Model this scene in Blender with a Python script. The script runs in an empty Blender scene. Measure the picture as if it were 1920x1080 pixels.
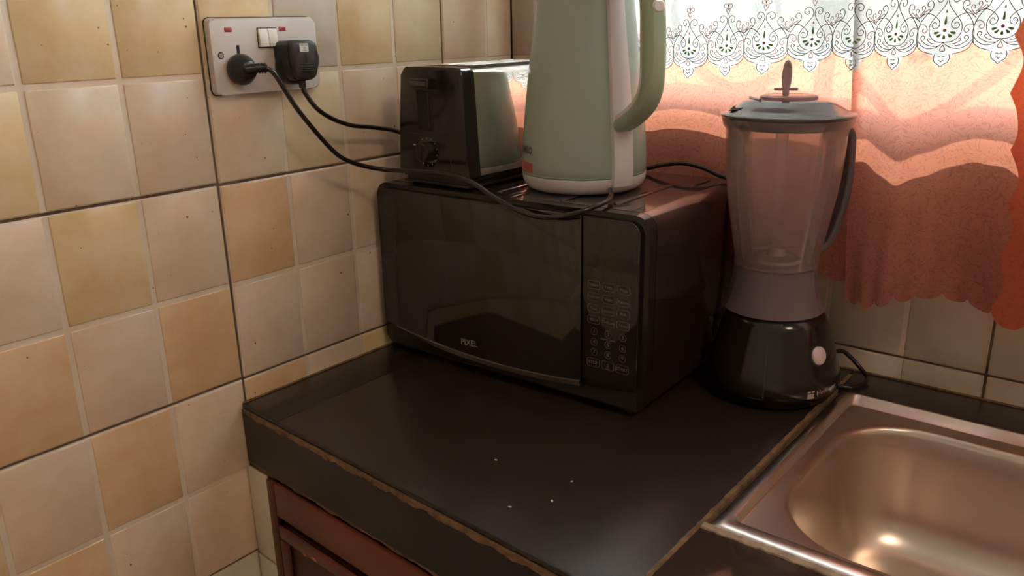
import bpy, bmesh, math, random
from mathutils import Vector, Matrix
import numpy as np
PI = math.pi
random.seed(7)
S = bpy.context.scene
C = S.collection

# ------------------------------------------------------------------ camera
cam = bpy.data.cameras.new('camera'); camo = bpy.data.objects.new('camera', cam); C.objects.link(camo)
F_PX, YAW, PITCH, ROLL = 1553.5627, 0.685, -0.3068, -0.021
CAM = Vector((0.8944, -1.107, 0.4595))
fw = Vector((-math.sin(YAW)*math.cos(PITCH), math.cos(YAW)*math.cos(PITCH), math.sin(PITCH)))
rt = Vector((math.cos(YAW), math.sin(YAW), 0)); up = rt.cross(fw)
r2 = rt*math.cos(ROLL) + up*math.sin(ROLL); u2 = -rt*math.sin(ROLL) + up*math.cos(ROLL)
mw = Matrix((r2, u2, -fw)).transposed().to_4x4(); mw.translation = CAM
camo.matrix_world = mw
cam.sensor_width = 36; cam.lens = F_PX/1920*36; cam.clip_start = .02
S.camera = camo
S.cycles.transparent_max_bounces = 32; S.cycles.max_bounces = 14; S.cycles.diffuse_bounces = 7; S.cycles.glossy_bounces = 6
# ------------------------------------------------------------------ light
W = bpy.data.worlds.new('sky'); S.world = W; W.use_nodes = True
bg = W.node_tree.nodes['Background']; bg.inputs[0].default_value = (.86, .93, 1, 1); bg.inputs[1].default_value = 5.3
sun = bpy.data.lights.new('sun', 'SUN'); sun.energy = 12; sun.angle = math.radians(.53); sun.color = (1, .88, .72)
suno = bpy.data.objects.new('sun', sun); C.objects.link(suno)
ELEV, AZ = math.radians(48), math.radians(3)
sd = Vector((-math.sin(AZ)*math.cos(ELEV), -math.cos(AZ)*math.cos(ELEV), -math.sin(ELEV)))   # travel direction
suno.rotation_euler = sd.to_track_quat('-Z', 'Y').to_euler()
suno.location = (1, 4, 4)
# added warm fill lamp that brightens the room, out of view
lamp = bpy.data.lights.new('fill_lamp', 'AREA'); lamp.energy = 3.0; lamp.size = .36; lamp.shape = 'DISK'; lamp.color = (1, .80, .60)
lampo = bpy.data.objects.new('fill_lamp_light', lamp); C.objects.link(lampo); lampo.location = (1.75, -.75, 1.635)
S.view_settings.view_transform = 'Standard'; S.view_settings.look = 'None'
S.view_settings.exposure = 1.65; S.view_settings.gamma = 1; S.view_settings.use_curve_mapping = False

# ------------------------------------------------------------------ materials
def nmat(name):
    m = bpy.data.materials.new(name); m.use_nodes = True
    return m, m.node_tree, m.node_tree.nodes['Principled BSDF']
def P(name, col, rough=.5, metal=0, spec=.5, coat=0, bump=0, bscale=60, var=0, vscale=8, rvar=0, trans=0, objvar=0):
    m, t, b = nmat(name)
    b.inputs['Base Color'].default_value = (*col, 1); b.inputs['Roughness'].default_value = rough
    b.inputs['Metallic'].default_value = metal; b.inputs['Specular IOR Level'].default_value = spec
    b.inputs['Coat Weight'].default_value = coat; b.inputs['Transmission Weight'].default_value = trans
    N, L = t.nodes, t.links
    tc = N.new('ShaderNodeTexCoord')
    if var or rvar:
        n = N.new('ShaderNodeTexNoise'); n.inputs['Scale'].default_value = vscale; n.inputs['Detail'].default_value = 6
        L.new(tc.outputs['Object'], n.inputs['Vector'])
        if var:
            r = N.new('ShaderNodeValToRGB'); e = r.color_ramp.elements
            e[0].position = .3; e[1].position = .7
            e[0].color = (*[c*(1-var) for c in col], 1); e[1].color = (*[min(1, c*(1+var)) for c in col], 1)
            L.new(n.outputs['Fac'], r.inputs[0]); L.new(r.outputs[0], b.inputs['Base Color'])
        if rvar:
            mr = N.new('ShaderNodeMapRange'); mr.inputs[1].default_value = .3; mr.inputs[2].default_value = .7
            mr.inputs[3].default_value = max(.02, rough-rvar); mr.inputs[4].default_value = rough+rvar
            L.new(n.outputs['Fac'], mr.inputs[0]); L.new(mr.outputs[0], b.inputs['Roughness'])
    if bump:
        n2 = N.new('ShaderNodeTexNoise'); n2.inputs['Scale'].default_value = bscale; n2.inputs['Detail'].default_value = 3
        L.new(tc.outputs['Object'], n2.inputs['Vector'])
        bp = N.new('ShaderNodeBump'); bp.inputs['Strength'].default_value = bump; bp.inputs['Distance'].default_value = .002
        L.new(n2.outputs['Fac'], bp.inputs['Height']); L.new(bp.outputs[0], b.inputs['Normal'])
    return m
def tile_mat(name, col, col2, dotcol=(.22, .12, .06)):
    """glazed ceramic: cloudy two-tone glaze, tiny brown pits, slightly wavy gloss"""
    m, t, b = nmat(name); N, L = t.nodes, t.links
    tc = N.new('ShaderNodeNewGeometry')
    n = N.new('ShaderNodeTexNoise'); n.inputs['Scale'].default_value = 14; n.inputs['Detail'].default_value = 7; n.inputs['Roughness'].default_value = .6
    L.new(tc.outputs['Position'], n.inputs['Vector'])
    r = N.new('ShaderNodeValToRGB'); r.color_ramp.elements[0].position = .35; r.color_ramp.elements[1].position = .68
    r.color_ramp.elements[0].color = (col[0]*.95, col[1]*.91, col[2]*.82, 1); r.color_ramp.elements[1].color = (col2[0], col2[1]*.99, col2[2]*.94, 1)
    L.new(n.outputs['Fac'], r.inputs[0])
    v = N.new('ShaderNodeTexVoronoi'); v.inputs['Scale'].default_value = 62; v.inputs['Randomness'].default_value = 1
    L.new(tc.outputs['Position'], v.inputs['Vector'])
    n3 = N.new('ShaderNodeTexNoise'); n3.inputs['Scale'].default_value = 25
    L.new(tc.outputs['Position'], n3.inputs['Vector'])
    lim = N.new('ShaderNodeMapRange'); lim.inputs[1].default_value = .46; lim.inputs[2].default_value = .66; lim.inputs[3].default_value = .0; lim.inputs[4].default_value = .09
    L.new(n3.outputs['Fac'], lim.inputs[0])
    lt = N.new('ShaderNodeMath'); lt.operation = 'LESS_THAN'; L.new(v.outputs['Distance'], lt.inputs[0]); L.new(lim.outputs[0], lt.inputs[1])
    mx = N.new('ShaderNodeMix'); mx.data_type = 'RGBA'; L.new(lt.outputs[0], mx.inputs[0]); L.new(r.outputs[0], mx.inputs[6]); mx.inputs[7].default_value = (*dotcol, 1)
    L.new(mx.outputs[2], b.inputs['Base Color'])
    nb = N.new('ShaderNodeTexNoise'); nb.inputs['Scale'].default_value = 45; nb.inputs['Detail'].default_value = 2
    L.new(tc.outputs['Position'], nb.inputs['Vector'])
    bp = N.new('ShaderNodeBump'); bp.inputs['Strength'].default_value = .16; bp.inputs['Distance'].default_value = .0022
    L.new(nb.outputs['Fac'], bp.inputs['Height']); L.new(bp.outputs[0], b.inputs['Normal'])
    b.inputs['Roughness'].default_value = .13; b.inputs['Specular IOR Level'].default_value = .6
    return m
M = {}
M['grout'] = P('brown_grout', (.16, .105, .07), .9, var=.4, vscale=40, bump=.6, bscale=200)
M['cream'] = tile_mat('cream_glaze', (.72, .57, .45), (.78, .64, .52))
M['pink'] = tile_mat('pinkish_cream_glaze', (.70, .55, .45), (.76, .61, .50))
M['yellow'] = tile_mat('yellow_glaze', (.72, .54, .29), (.77, .61, .40))
M['pale'] = tile_mat('pale_yellow_glaze', (.70, .57, .39), (.76, .63, .47))
M['orange'] = tile_mat('orange_glaze', (.70, .46, .26), (.76, .54, .36))
M['grey'] = tile_mat('grey_cream_glaze', (.56, .49, .40), (.62, .55, .46))
M['white'] = tile_mat('white_glaze', (.60, .56, .48), (.66, .62, .54))
M['joint'] = tile_mat('pale_pressed_joint', (.72, .61, .52), (.76, .66, .57))
M['plaster'] = P('wall_plaster', (.62, .54, .45), .85, bump=.2, bscale=80)
M['ceiling'] = P('ceiling_paint', (.76, .77, .77), .9, bump=.1)
M['floor'] = P('floor_tile', (.50, .34, .23), .4, var=.2, vscale=5)
M['ctop'] = P('dark_counter_tile', (.024, .016, .0115), .27, spec=.5, var=.18, vscale=4, bump=.015, bscale=20)
M['ctopwet'] = P('wiped_dark_counter_tile', (.040, .026, .019), .07, spec=.7, var=.15, vscale=4)
M['cfront'] = P('black_counter_edge', (.009, .008, .007), .3, var=.3, vscale=12)
M['mortar'] = P('brown_mortar', (.17, .105, .05), .9, var=.45, vscale=60, bump=.8, bscale=250)
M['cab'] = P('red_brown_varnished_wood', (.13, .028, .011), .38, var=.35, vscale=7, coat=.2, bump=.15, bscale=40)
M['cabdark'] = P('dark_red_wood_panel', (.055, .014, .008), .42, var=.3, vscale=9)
M['chip'] = P('bare_chipped_wood', (.45, .20, .08), .8, var=.3, vscale=80)
M['black'] = P('black_gloss_plastic', (.014, .011, .010), .16, rvar=.04, vscale=20)
M['blackmat'] = P('black_satin_plastic', (.015, .013, .012), .42)
M['glass_black'] = P('black_door_glass', (.010, .008, .007), .07, spec=.75)
M['mwbody'] = P('microwave_dark_steel', (.040, .027, .024), .22, metal=.5, coat=.6)
M['mwtop'] = P('microwave_top_dark_steel', (.055, .040, .037), .16, metal=.5, coat=1)
M['lip'] = P('brown_grip_strip', (.085, .064, .050), .5)
M['silver'] = P('silver_print', (.50, .46, .42), .35, metal=.6)
M['print'] = P('grey_button_print', (.20, .17, .15), .5)
M['steel'] = P('brushed_stainless', (.66, .56, .48), .31, metal=1, bump=.006, bscale=160)
M['steelrim'] = P('polished_rim_stainless', (.78, .70, .63), .27, metal=1)
M['chrome'] = P('mirror_chrome', (.86, .82, .78), .035, metal=1, bump=.012, bscale=16)
M['mint'] = P('mint_green_plastic', (.30, .37, .30), .24, coat=.15, bump=.01, bscale=20)
M['mintdark'] = P('mint_green_handle_plastic', (.29, .37, .25), .3)
M['hwhite'] = P('glossy_white_plastic', (.66, .61, .58), .25)
M['socket'] = P('socket_white_plastic', (.66, .60, .55), .22)
M['rocker'] = P('rocker_ivory_plastic', (.80, .75, .66), .25)
M['neon'] = P('red_neon_window', (.42, .05, .06), .2)
M['hole'] = P('dark_slot', (.01, .008, .008), .8)
M['screw'] = P('screw_metal', (.45, .42, .36), .35, metal=1)
M['plug'] = P('plug_black_rubber', (.012, .011, .010), .32)
M['plugface'] = P('plug_face_dark_grey', (.030, .027, .024), .38)
M['label'] = P('white_sticker', (.72, .70, .68), .5)
M['ink'] = P('black_ink', (.012, .012, .010), .5)
M['cord'] = P('black_cord', (.018, .014, .012), .25)
M['redlabel'] = P('red_sticker', (.48, .09, .06), .4)
M['lid'] = P('dark_plum_lid_plastic', (.10, .085, .095), .16, coat=.3)
M['pinkbtn'] = P('pale_pink_knob', (.66, .50, .52), .3)
M['blade'] = P('blade_steel', (.35, .33, .30), .3, metal=1)
M['crumb'] = P('white_crumb', (.62, .58, .50), .8)
M['iron'] = P('white_painted_iron', (.35, .35, .36), .5)
M['frame'] = P('window_frame_paint', (.42, .36, .30), .5)
M['ground'] = P('outdoor_concrete', (.40, .38, .34), .9, var=.2, vscale=2)
M['thread'] = P('dark_brown_thread', (.09, .055, .045), .8)
M['threadred'] = P('rust_red_thread', (.34, .12, .09), .8)
M['threadgreen'] = P('green_thread', (.16, .30, .08), .8)
def clear(name, tint, fog, fogamt, rough=.08, fwd=.55):
    """thin moulded plastic: see-through, faintly milky, glossy"""
    m = bpy.data.materials.new(name); m.use_nodes = True; t = m.node_tree; N, L = t.nodes, t.links
    N.remove(N['Principled BSDF']); out = N['Material Output']
    tr = N.new('ShaderNodeBsdfTransparent'); tr.inputs[0].default_value = (*tint, 1)
    df = N.new('ShaderNodeBsdfDiffuse'); df.inputs[0].default_value = (*fog, 1)
    tl = N.new('ShaderNodeBsdfTranslucent'); tl.inputs[0].default_value = (*fog, 1)
    a = N.new('ShaderNodeMixShader'); a.inputs[0].default_value = fwd; L.new(df.outputs[0], a.inputs[1]); L.new(tl.outputs[0], a.inputs[2])
    b = N.new('ShaderNodeMixShader'); b.inputs[0].default_value = fogamt; L.new(tr.outputs[0], b.inputs[1]); L.new(a.outputs[0], b.inputs[2])
    gl = N.new('ShaderNodeBsdfGlossy'); gl.inputs['Roughness'].default_value = rough
    fr = N.new('ShaderNodeFresnel'); fr.inputs[0].default_value = 1.45
    mm = N.new('ShaderNodeMath'); mm.operation = 'MULTIPLY'; mm.inputs[1].default_value = .8; L.new(fr.outputs[0], mm.inputs[0])
    c = N.new('ShaderNodeMixShader'); L.new(mm.outputs[0], c.inputs[0]); L.new(b.outputs[0], c.inputs[1]); L.new(gl.outputs[0], c.inputs[2])
    L.new(c.outputs[0], out.inputs[0]); return m
M['jar'] = clear('clear_jar_plastic', (1, .97, .96), (1, .86, .84), .245, .08, .75)
M['collar'] = clear('lilac_collar_plastic', (.92, .84, .88), (.74, .62, .68), .33, .2, .7)
M['pane'] = clear('window_glass', (.96, .97, .96), (1, 1, 1), .0, .02)
M['stemp'] = clear('pink_stopper_plastic', (.80, .64, .66), (.52, .38, .42), .45, .15)
M['drop'] = clear('water_drop', (.97, .97, .97), (1, 1, 1), .15, .03)
def cloth(name, dcol, tcol, leaf=0, tw=.6):
    m = bpy.data.materials.new(name); m.use_nodes = True; t = m.node_tree; N, L = t.nodes, t.links
    N.remove(N['Principled BSDF']); out = N['Material Output']
    df = N.new('ShaderNodeBsdfDiffuse'); tl = N.new('ShaderNodeBsdfTranslucent')
    geo = N.new('ShaderNodeNewGeometry')
    n = N.new('ShaderNodeTexNoise'); n.inputs['Scale'].default_value = 30; n.inputs['Detail'].default_value = 2
    L.new(geo.outputs['Position'], n.inputs['Vector'])
    va = N.new('ShaderNodeVectorMath'); va.operation = 'MULTIPLY_ADD'; va.inputs[1].default_value = (.05, .0, .05)
    L.new(n.outputs['Color'], va.inputs[0]); L.new(geo.outputs['Position'], va.inputs[2])
    w = N.new('ShaderNodeTexWave'); w.wave_type = 'RINGS'; w.inputs['Scale'].default_value = 34; w.inputs['Distortion'].default_value = 14; w.inputs['Detail'].default_value = 2; w.inputs['Detail Scale'].default_value = 3
    L.new(va.outputs[0], w.inputs['Vector'])
    r = N.new('ShaderNodeValToRGB'); r.color_ramp.elements[0].position = .0; r.color_ramp.elements[1].position = .22
    r.color_ramp.elements[0].color = (1-leaf, 1-leaf, 1-leaf, 1); r.color_ramp.elements[1].color = (1, 1, 1, 1)
    L.new(w.outputs['Fac'], r.inputs[0])
    for sh, col in ((df, dcol), (tl, tcol)):
        mx = N.new('ShaderNodeMix'); mx.data_type = 'RGBA'; mx.blend_type = 'MULTIPLY'; mx.inputs[0].default_value = 1
        mx.inputs[6].default_value = (*col, 1); L.new(r.outputs[0], mx.inputs[7]); L.new(mx.outputs[2], sh.inputs[0])
    bp = N.new('ShaderNodeBump'); bp.inputs['Strength'].default_value = .25; bp.inputs['Distance'].default_value = .001
    L.new(w.outputs['Fac'], bp.inputs['Height']); L.new(bp.outputs[0], df.inputs['Normal'])
    mx = N.new('ShaderNodeMixShader'); mx.inputs[0].default_value = tw; L.new(df.outputs[0], mx.inputs[1]); L.new(tl.outputs[0], mx.inputs[2])
    L.new(mx.outputs[0], out.inputs[0]); return m
M['cl_orange'] = cloth('salmon_orange_cloth', (.62, .25, .19), (.57, .25, .17), .22)
M['cl_shaded'] = cloth('shaded_coral_cloth', (.60, .16, .09), (.66, .19, .095), .14, .5)  # deeper colour stands in for the light lost through doubled layers
M['cl_white'] = cloth('white_lace_cloth', (.46, .46, .44), (.30, .31, .305), .03)

# ------------------------------------------------------------------ helpers
def link(name, me, mats, parent=None):
    o = bpy.data.objects.new(name, me); C.objects.link(o)
    for m in (mats if isinstance(mats, (list, tuple)) else [mats]):
        me.materials.append(M[m] if isinstance(m, str) else m)
    if parent is not None: o.parent = parent
    return o
def fin(bm, name, mats, parent=None, smooth=True, ang=38):
    bmesh.ops.recalc_face_normals(bm, faces=bm.faces)
    if smooth:
        a = math.radians(ang)
        for f in bm.faces: f.smooth = True
        for e in bm.edges:
            if len(e.link_faces) == 2 and e.calc_face_angle(0) > a: e.smooth = False
    me = bpy.data.meshes.new(name); bm.to_mesh(me); bm.free()
    return link(name, me, mats, parent)
def box(bm, x0, x1, y0, y1, z0, z1, bev=0, seg=2, mat=0, M4=None):
    b = bmesh.new(); bmesh.ops.create_cube(b, size=1)
    for v in b.verts: v.co = Vector((x0+(v.co.x+.5)*(x1-x0), y0+(v.co.y+.5)*(y1-y0), z0+(v.co.z+.5)*(z1-z0)))
    if bev: bmesh.ops.bevel(b, geom=b.edges[:], offset=bev, segments=seg, profile=.5, affect='EDGES')
    return merge(bm, b, mat, M4)
def merge(bm, b, mat=0, M4=None):
    vm = {}
    for v in b.verts: vm[v] = bm.verts.new(M4 @ v.co if M4 is not None else v.co)
    for f in b.faces:
        try: nf = bm.faces.new([vm[v] for v in f.verts]); nf.material_index = mat or f.material_index
        except ValueError: pass
    b.free(); return bm
def lathe(bm, prof, cx=0, cy=0, n=64, mat=0, rf=None, close=True):
    """prof: list of (r,z); rf(theta) scales radius"""
    rings = []
    for r, z in prof:
        if r < 1e-6: rings.append([bm.verts.new((cx, cy, z))])
        else:
            rings.append([bm.verts.new((cx+r*(rf(k*2*PI/n) if rf else 1)*math.cos(k*2*PI/n), cy+r*(rf(k*2*PI/n) if rf else 1)*math.sin(k*2*PI/n), z)) for k in range(n)])
    for a, b in zip(rings[:-1], rings[1:]):
        for k in range(n):
            j = (k+1) % n
            if len(a) == 1 and len(b) == 1: continue
            if len(a) == 1: f = bm.faces.new((a[0], b[k], b[j]))
            elif len(b) == 1: f = bm.faces.new((a[k], a[j], b[0]))
            else: f = bm.faces.new((a[k], a[j], b[j], b[k]))
            f.material_index = mat
    return bm
def catmull(pts, n=8):
    P_ = [Vector(p) for p in pts]; P_ = [2*P_[0]-P_[1]] + P_ + [2*P_[-1]-P_[-2]]
    out = []
    for i in range(1, len(P_)-2):
        a, b, c, d = P_[i-1:i+3]
        for k in range(n):
            t = k/n
            out.append(.5*((2*b)+(-a+c)*t+(2*a-5*b+4*c-d)*t*t+(-a+3*b-3*c+d)*t**3))
    out.append(P_[-2]); return out
def sweep(bm, path, sec, upv=None, mat=0, scales=None, cap=True):
    """sweep 2-D section [(a,b)] along 3-D path with parallel transport; upv fixes the frame"""
    path = [Vector(p) for p in path]; n = len(path); rings = []
    nrm = None
    for i, p in enumerate(path):
        t = (path[min(i+1, n-1)]-path[max(i-1, 0)]).normalized()
        if upv is not None: b = t.cross(Vector(upv)).normalized(); a = b.cross(t)
        else:
            if nrm is None: nrm = t.orthogonal().normalized()
            nrm = (nrm - t*nrm.dot(t)).normalized(); a = nrm; b = t.cross(a)
        s = scales[i] if scales else 1
        rings.append([bm.verts.new(p + a*x*s + b*y*s) for x, y in sec])
    m = len(sec)
    for r0, r1 in zip(rings[:-1], rings[1:]):
        for k in range(m):
            f = bm.faces.new((r0[k], r0[(k+1) % m], r1[(k+1) % m], r1[k])); f.material_index = mat
    if cap:
        for r in (rings[0], rings[-1][::-1]):
            f = bm.faces.new(r); f.material_index = mat
    return bm
def circ(r, n=10): return [(r*math.cos(2*PI*k/n), r*math.sin(2*PI*k/n)) for k in range(n)]
def rrect(w, h, r, n=4):
    out = []
    for cx, cy, a0 in ((w/2-r, h/2-r, 0), (-w/2+r, h/2-r, 90), (-w/2+r, -h/2+r, 180), (w/2-r, -h/2+r, 270)):
        for k in range(n+1):
            a = math.radians(a0+90*k/n); out.append((cx+r*math.cos(a), cy+r*math.sin(a)))
    return out
def prism(bm, poly, d0, d1, M4=None, mat=0, bev=0):
    """poly in local xy, extruded local z d0..d1"""
    b = bmesh.new()
    lo = [b.verts.new((x, y, d0)) for x, y in poly]; hi = [b.verts.new((x, y, d1)) for x, y in poly]
    b.faces.new(lo[::-1]); top = b.faces.new(hi); n = len(poly)
    for k in range(n): b.faces.new((lo[k], lo[(k+1) % n], hi[(k+1) % n], hi[k]))
    if bev: bmesh.ops.bevel(b, geom=list(top.edges), offset=bev, segments=3, profile=.5, affect='EDGES')
    return merge(bm, b, mat, M4)
def tube(bm, pts, r, n=10, sm=8, mat=0):
    return sweep(bm, catmull(pts, sm) if sm else pts, circ(r, n), mat=mat)
def empty(name, loc=(0, 0, 0), rz=0):
    o = bpy.data.objects.new(name, None); C.objects.link(o); o.location = loc; o.rotation_euler = (0, 0, rz); o.empty_display_size = .02; return o
def tag(o, label=None, cat=None, group=None, kind=None):
    if label: o['label'] = label
    if cat: o['category'] = cat
    if group: o['group'] = group
    if kind: o['kind'] = kind
    return o
def reparent(o, p):
    """make o (built in world coordinates) a child of thing p standing at its own base"""
    o.parent = p
    o.matrix_parent_inverse = Matrix.LocRotScale(p.location, p.rotation_euler, None).inverted()
    return o
def textmesh(s, size, M4=None, wrap=None, mat='print', name='lettering', parent=None, bold=0, space=1):
    cu = bpy.data.curves.new('t', 'FONT'); cu.body = s; cu.size = size; cu.align_x = 'CENTER'; cu.align_y = 'CENTER'; cu.offset = bold; cu.resolution_u = 3; cu.space_character = space
    o = bpy.data.objects.new('t', cu); C.objects.link(o); bpy.context.view_layer.update()
    dg = bpy.context.evaluated_depsgraph_get(); me = bpy.data.meshes.new_from_object(o.evaluated_get(dg)); me.name = name
    bpy.data.objects.remove(o); bpy.data.curves.remove(cu)
    me.materials.clear()
    for v in me.vertices:
        co = v.co.copy()
        if wrap: co = wrap(co)
        elif M4 is not None: co = M4 @ co
        v.co = co
    return link(name, me, mat, parent)
def frame4(o, ax, ay, az):
    m = Matrix((Vector(ax), Vector(ay), Vector(az))).transposed().to_4x4(); m.translation = Vector(o); return m

# ------------------------------------------------------------------ setting: room shell
YA, CW, CH, ZH1 = -.5637, .1, .1262, .2835
bm = bmesh.new(); box(bm, -.15, -.004, -3.0, .15, -.92, 1.75)
wl = fin(bm, 'wall_left', 'grout', smooth=False); tag(wl, kind='structure')
bm = bmesh.new(); box(bm, -.004, -.001, -3.0, -1.768, -.9, 1.7); box(bm, -.004, -.001, -1.768, 0, .79, 1.7); box(bm, -.004, -.001, -1.768, -.6, -.9, -.475)
fin(bm, 'plaster_coat', 'plaster', wl, smooth=False)
WX0, WX1, WZ0, WZ1 = .10, 1.95, .305, 1.25
bm = bmesh.new()
for a in ((-.004, WX0, -.92, 1.75), (WX1, 3.0, -.92, 1.75), (WX0, WX1, -.92, WZ0), (WX0, WX1, WZ1, 1.75)):
    box(bm, a[0], a[1], .004, .15, a[2], a[3])
wb = fin(bm, 'wall_back', 'grout', smooth=False); tag(wb, kind='structure')
bm = bmesh.new()
box(bm, WX0, 2.9, .001, .004, WZ1, 1.7); box(bm, -.004, WX0, .001, .004, .79, 1.7); box(bm, WX1, 2.9, .001, .004, -.9, WZ1)
for a in ((WX0-.0, WX0+.004, WZ0, WZ1), (WX1-.004, WX1, WZ0, WZ1)): box(bm, a[0], a[1], .0, .017, a[2], a[3])
fin(bm, 'plaster_coat', 'plaster', wb, smooth=False)
bm = bmesh.new(); box(bm, WX0, WX1, -.002, .018, WZ0-.010, WZ0, .002)
tag(fin(bm, 'trim_1', 'frame'), kind='structure')
for nm, a in (('wall_right', (2.9, 3.0, -3.0, .15, -.92, 1.75)), ('wall_front', (-.15, 3.0, -3.1, -3.0, -.92, 1.75))):
    bm = bmesh.new(); box(bm, *a); tag(fin(bm, nm, 'plaster', smooth=False), kind='structure')
bm = bmesh.new(); box(bm, -.15, 3.0, -3.1, .15, 1.7, 1.8); tag(fin(bm, 'ceiling', 'ceiling', smooth=False), kind='structure')
bm = bmesh.new(); box(bm, -.15, 3.0, -3.1, .15, -1.0, -.9); tag(fin(bm, 'floor', 'floor', smooth=False), kind='structure')
bm = bmesh.new(); box(bm, -8, 10, .3, 20, -1.6, -1.5); tag(fin(bm, 'ground', 'ground', smooth=False), kind='structure')

# ------------------------------------------------------------------ wall tiles: each 4 x 2 pressed cells
def tile(parent, org, au, av, an, u0, v0, clip, cols, cw=CW, ch=CH, jog=(0, 0)):
    """tile slab + raised faces. u0,v0 lower-left in plane coordinates; clip=(u0,u1,v0,v1)"""
    g = .0017
    U0, U1, V0, V1 = max(u0+g, clip[0]), min(u0+4*cw-g, clip[1]), max(v0+g, clip[2]), min(v0+2*ch-g, clip[3])
    if U1-U0 < .006 or V1-V0 < .006: return
    tl = random.uniform(-.0006, .0006)
    fr = frame4(Vector(org)+Vector(an)*tl, au, av, an)
    bm = bmesh.new(); box(bm, U0, U1, V0, V1, -.0055, -.0011, .0009, 1, M4=fr)
    t = fin(bm, 'tile', 'joint', parent, smooth=False)
    for j in range(2):
        for i in range(4):
            key = cols(round((u0-0)/cw)+i, j, i)
            a0, a1 = max(u0+i*cw+(.003 if i else g+.001), U0+.0008), min(u0+(i+1)*cw-(.003 if i < 3 else g+.001), U1-.0008)
            b0, b1 = max(v0+j*ch+(.003 if j else g+.001), V0+.0008), min(v0+(j+1)*ch-(.003 if j == 0 else g+.001), V1-.0008)
            if a1-a0 < .006 or b1-b0 < .006: continue
            bm = bmesh.new(); box(bm, a0, a1, b0, b1, -.004, 0, .0013, 2, M4=fr)
            fin(bm, 'tile_face', key, t, ang=80)
# rows from the top: index by (row, column); column 0 starts at the dark joint by the socket
COL = {0: {-4: 'cream', -3: 'cream', -2: 'yellow', -1: 'yellow', 0: 'yellow', 1: 'grey', 2: 'yellow', 3: 'pale', 4: 'cream', 5: 'cream'},
       1: {-4: 'pale', -3: 'yellow', -2: 'cream', -1: 'pink', 0: 'cream', 1: 'pale', 2: 'pink', 3: 'cream'},
       2: {-4: 'yellow', -3: 'cream', -2: 'yellow', -1: 'cream', 0: 'orange', 1: 'pink', 2: 'cream', 3: 'yellow'},
       3: {-4: 'cream', -3: 'orange', -2: 'pink', -1: 'orange', 0: 'pink', 1: 'pink', 2: 'cream'},
       4: {-4: 'yellow', -3: 'pink', -2: 'orange', -1: 'cream', 0: 'orange', 1: 'pink', 2: 'yellow', 3: 'pink'},
       5: {-4: 'yellow', -3: 'orange', -2: 'pink', -1: 'pink'}}
kinds = ['cream', 'pink', 'yellow', 'cream', 'orange', 'pale']
def col_left(row0):
    def f(ci, j, i):
        row = row0-j
        if row >= 6: return 'white'
        return COL.get(row, {}).get(ci, kinds[(ci*5+row*3) % 6])
    return f
# left wall plane: u = y (offset from YA), v = z
for r in range(-1, 4):                         # tile rows, r=0 sits between H1 and the row above
    v0 = ZH1 - r*2*CH
    for c in range(-3, 2):
        u0 = c*4*CW
        clip = (-1.2, -YA-.0004, -.475, .79)
        tile(wl, (0, YA, 0), (0, 1, 0), (0, 0, 1), (1, 0, 0), u0, v0 + (.0012 if c == -1 else 0), clip, col_left(1+2*r))
def col_back(ci, j, i): return 'grey'
for r in range(-1, 3):
    v0 = ZH1 - r*2*CH
    for c in range(-1, 3):
        u0 = -.05+c*.4
        hi = WZ0-.013 if r <= 0 else 9
        lo = -.22
        if r == 0 or r == -1:
            tile(wb, (0, 0, 0), (1, 0, 0), (0, 0, 1), (0, -1, 0), u0, v0, (.0004, WX0, v0, .79), col_back)
            if r == 0: tile(wb, (0, 0, 0), (1, 0, 0), (0, 0, 1), (0, -1, 0), u0, v0, (max(u0+.002, WX0+.001), 1.55, v0, hi), col_back)
        else:
            tile(wb, (0, 0, 0), (1, 0, 0), (0, 0, 1), (0, -1, 0), u0, v0, (.001, 1.55, lo, hi), col_back)

# ------------------------------------------------------------------ window, frame, ornamental grille
win = empty('window_1', ((WX0+WX1)/2, .03, WZ0)); tag(win, kind='structure')
bm = bmesh.new()
for a in ((WX0, WX1, WZ0, WZ0+.055), (WX0, WX1, WZ1-.03, WZ1), (WX0, WX0+.03, WZ0+.055, WZ1-.03), (WX1-.03, WX1, WZ0+.055, WZ1-.03), (1.01, 1.04, WZ0+.055, WZ1-.03)):
    box(bm, a[0], a[1], .018, .044, a[2], a[3], .002)
reparent(fin(bm, 'window_frame', 'frame'), win)
for a in ((WX0+.03, 1.01), (1.04, WX1-.03)):
    bm = bmesh.new(); box(bm, a[0], a[1], .029, .032, WZ0+.055, WZ1-.03); reparent(fin(bm, 'pane', 'pane', smooth=False), win)
gr = empty('burglar_grille', (1.0, .075, WZ0)); tag(gr, 'ornamental iron burglar grille outside window, seen as shadows on curtain', 'grille')
GY, GD = .075, .117
bm = bmesh.new()
for z in (.351+GD, .78, 1.2): box(bm, WX0+.002, WX1-.002, GY-.004, GY+.004, z-.0145, z+.0145, .001)
reparent(fin(bm, 'flat_bar', 'iron'), gr)
for x in (.5325, 1.0025, 1.4725):
    bm = bmesh.new(); box(bm, x-.0125, x+.0125, GY-.004, GY+.004, .351+GD, 1.2, .001); reparent(fin(bm, 'upright_bar', 'iron'), gr)
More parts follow.
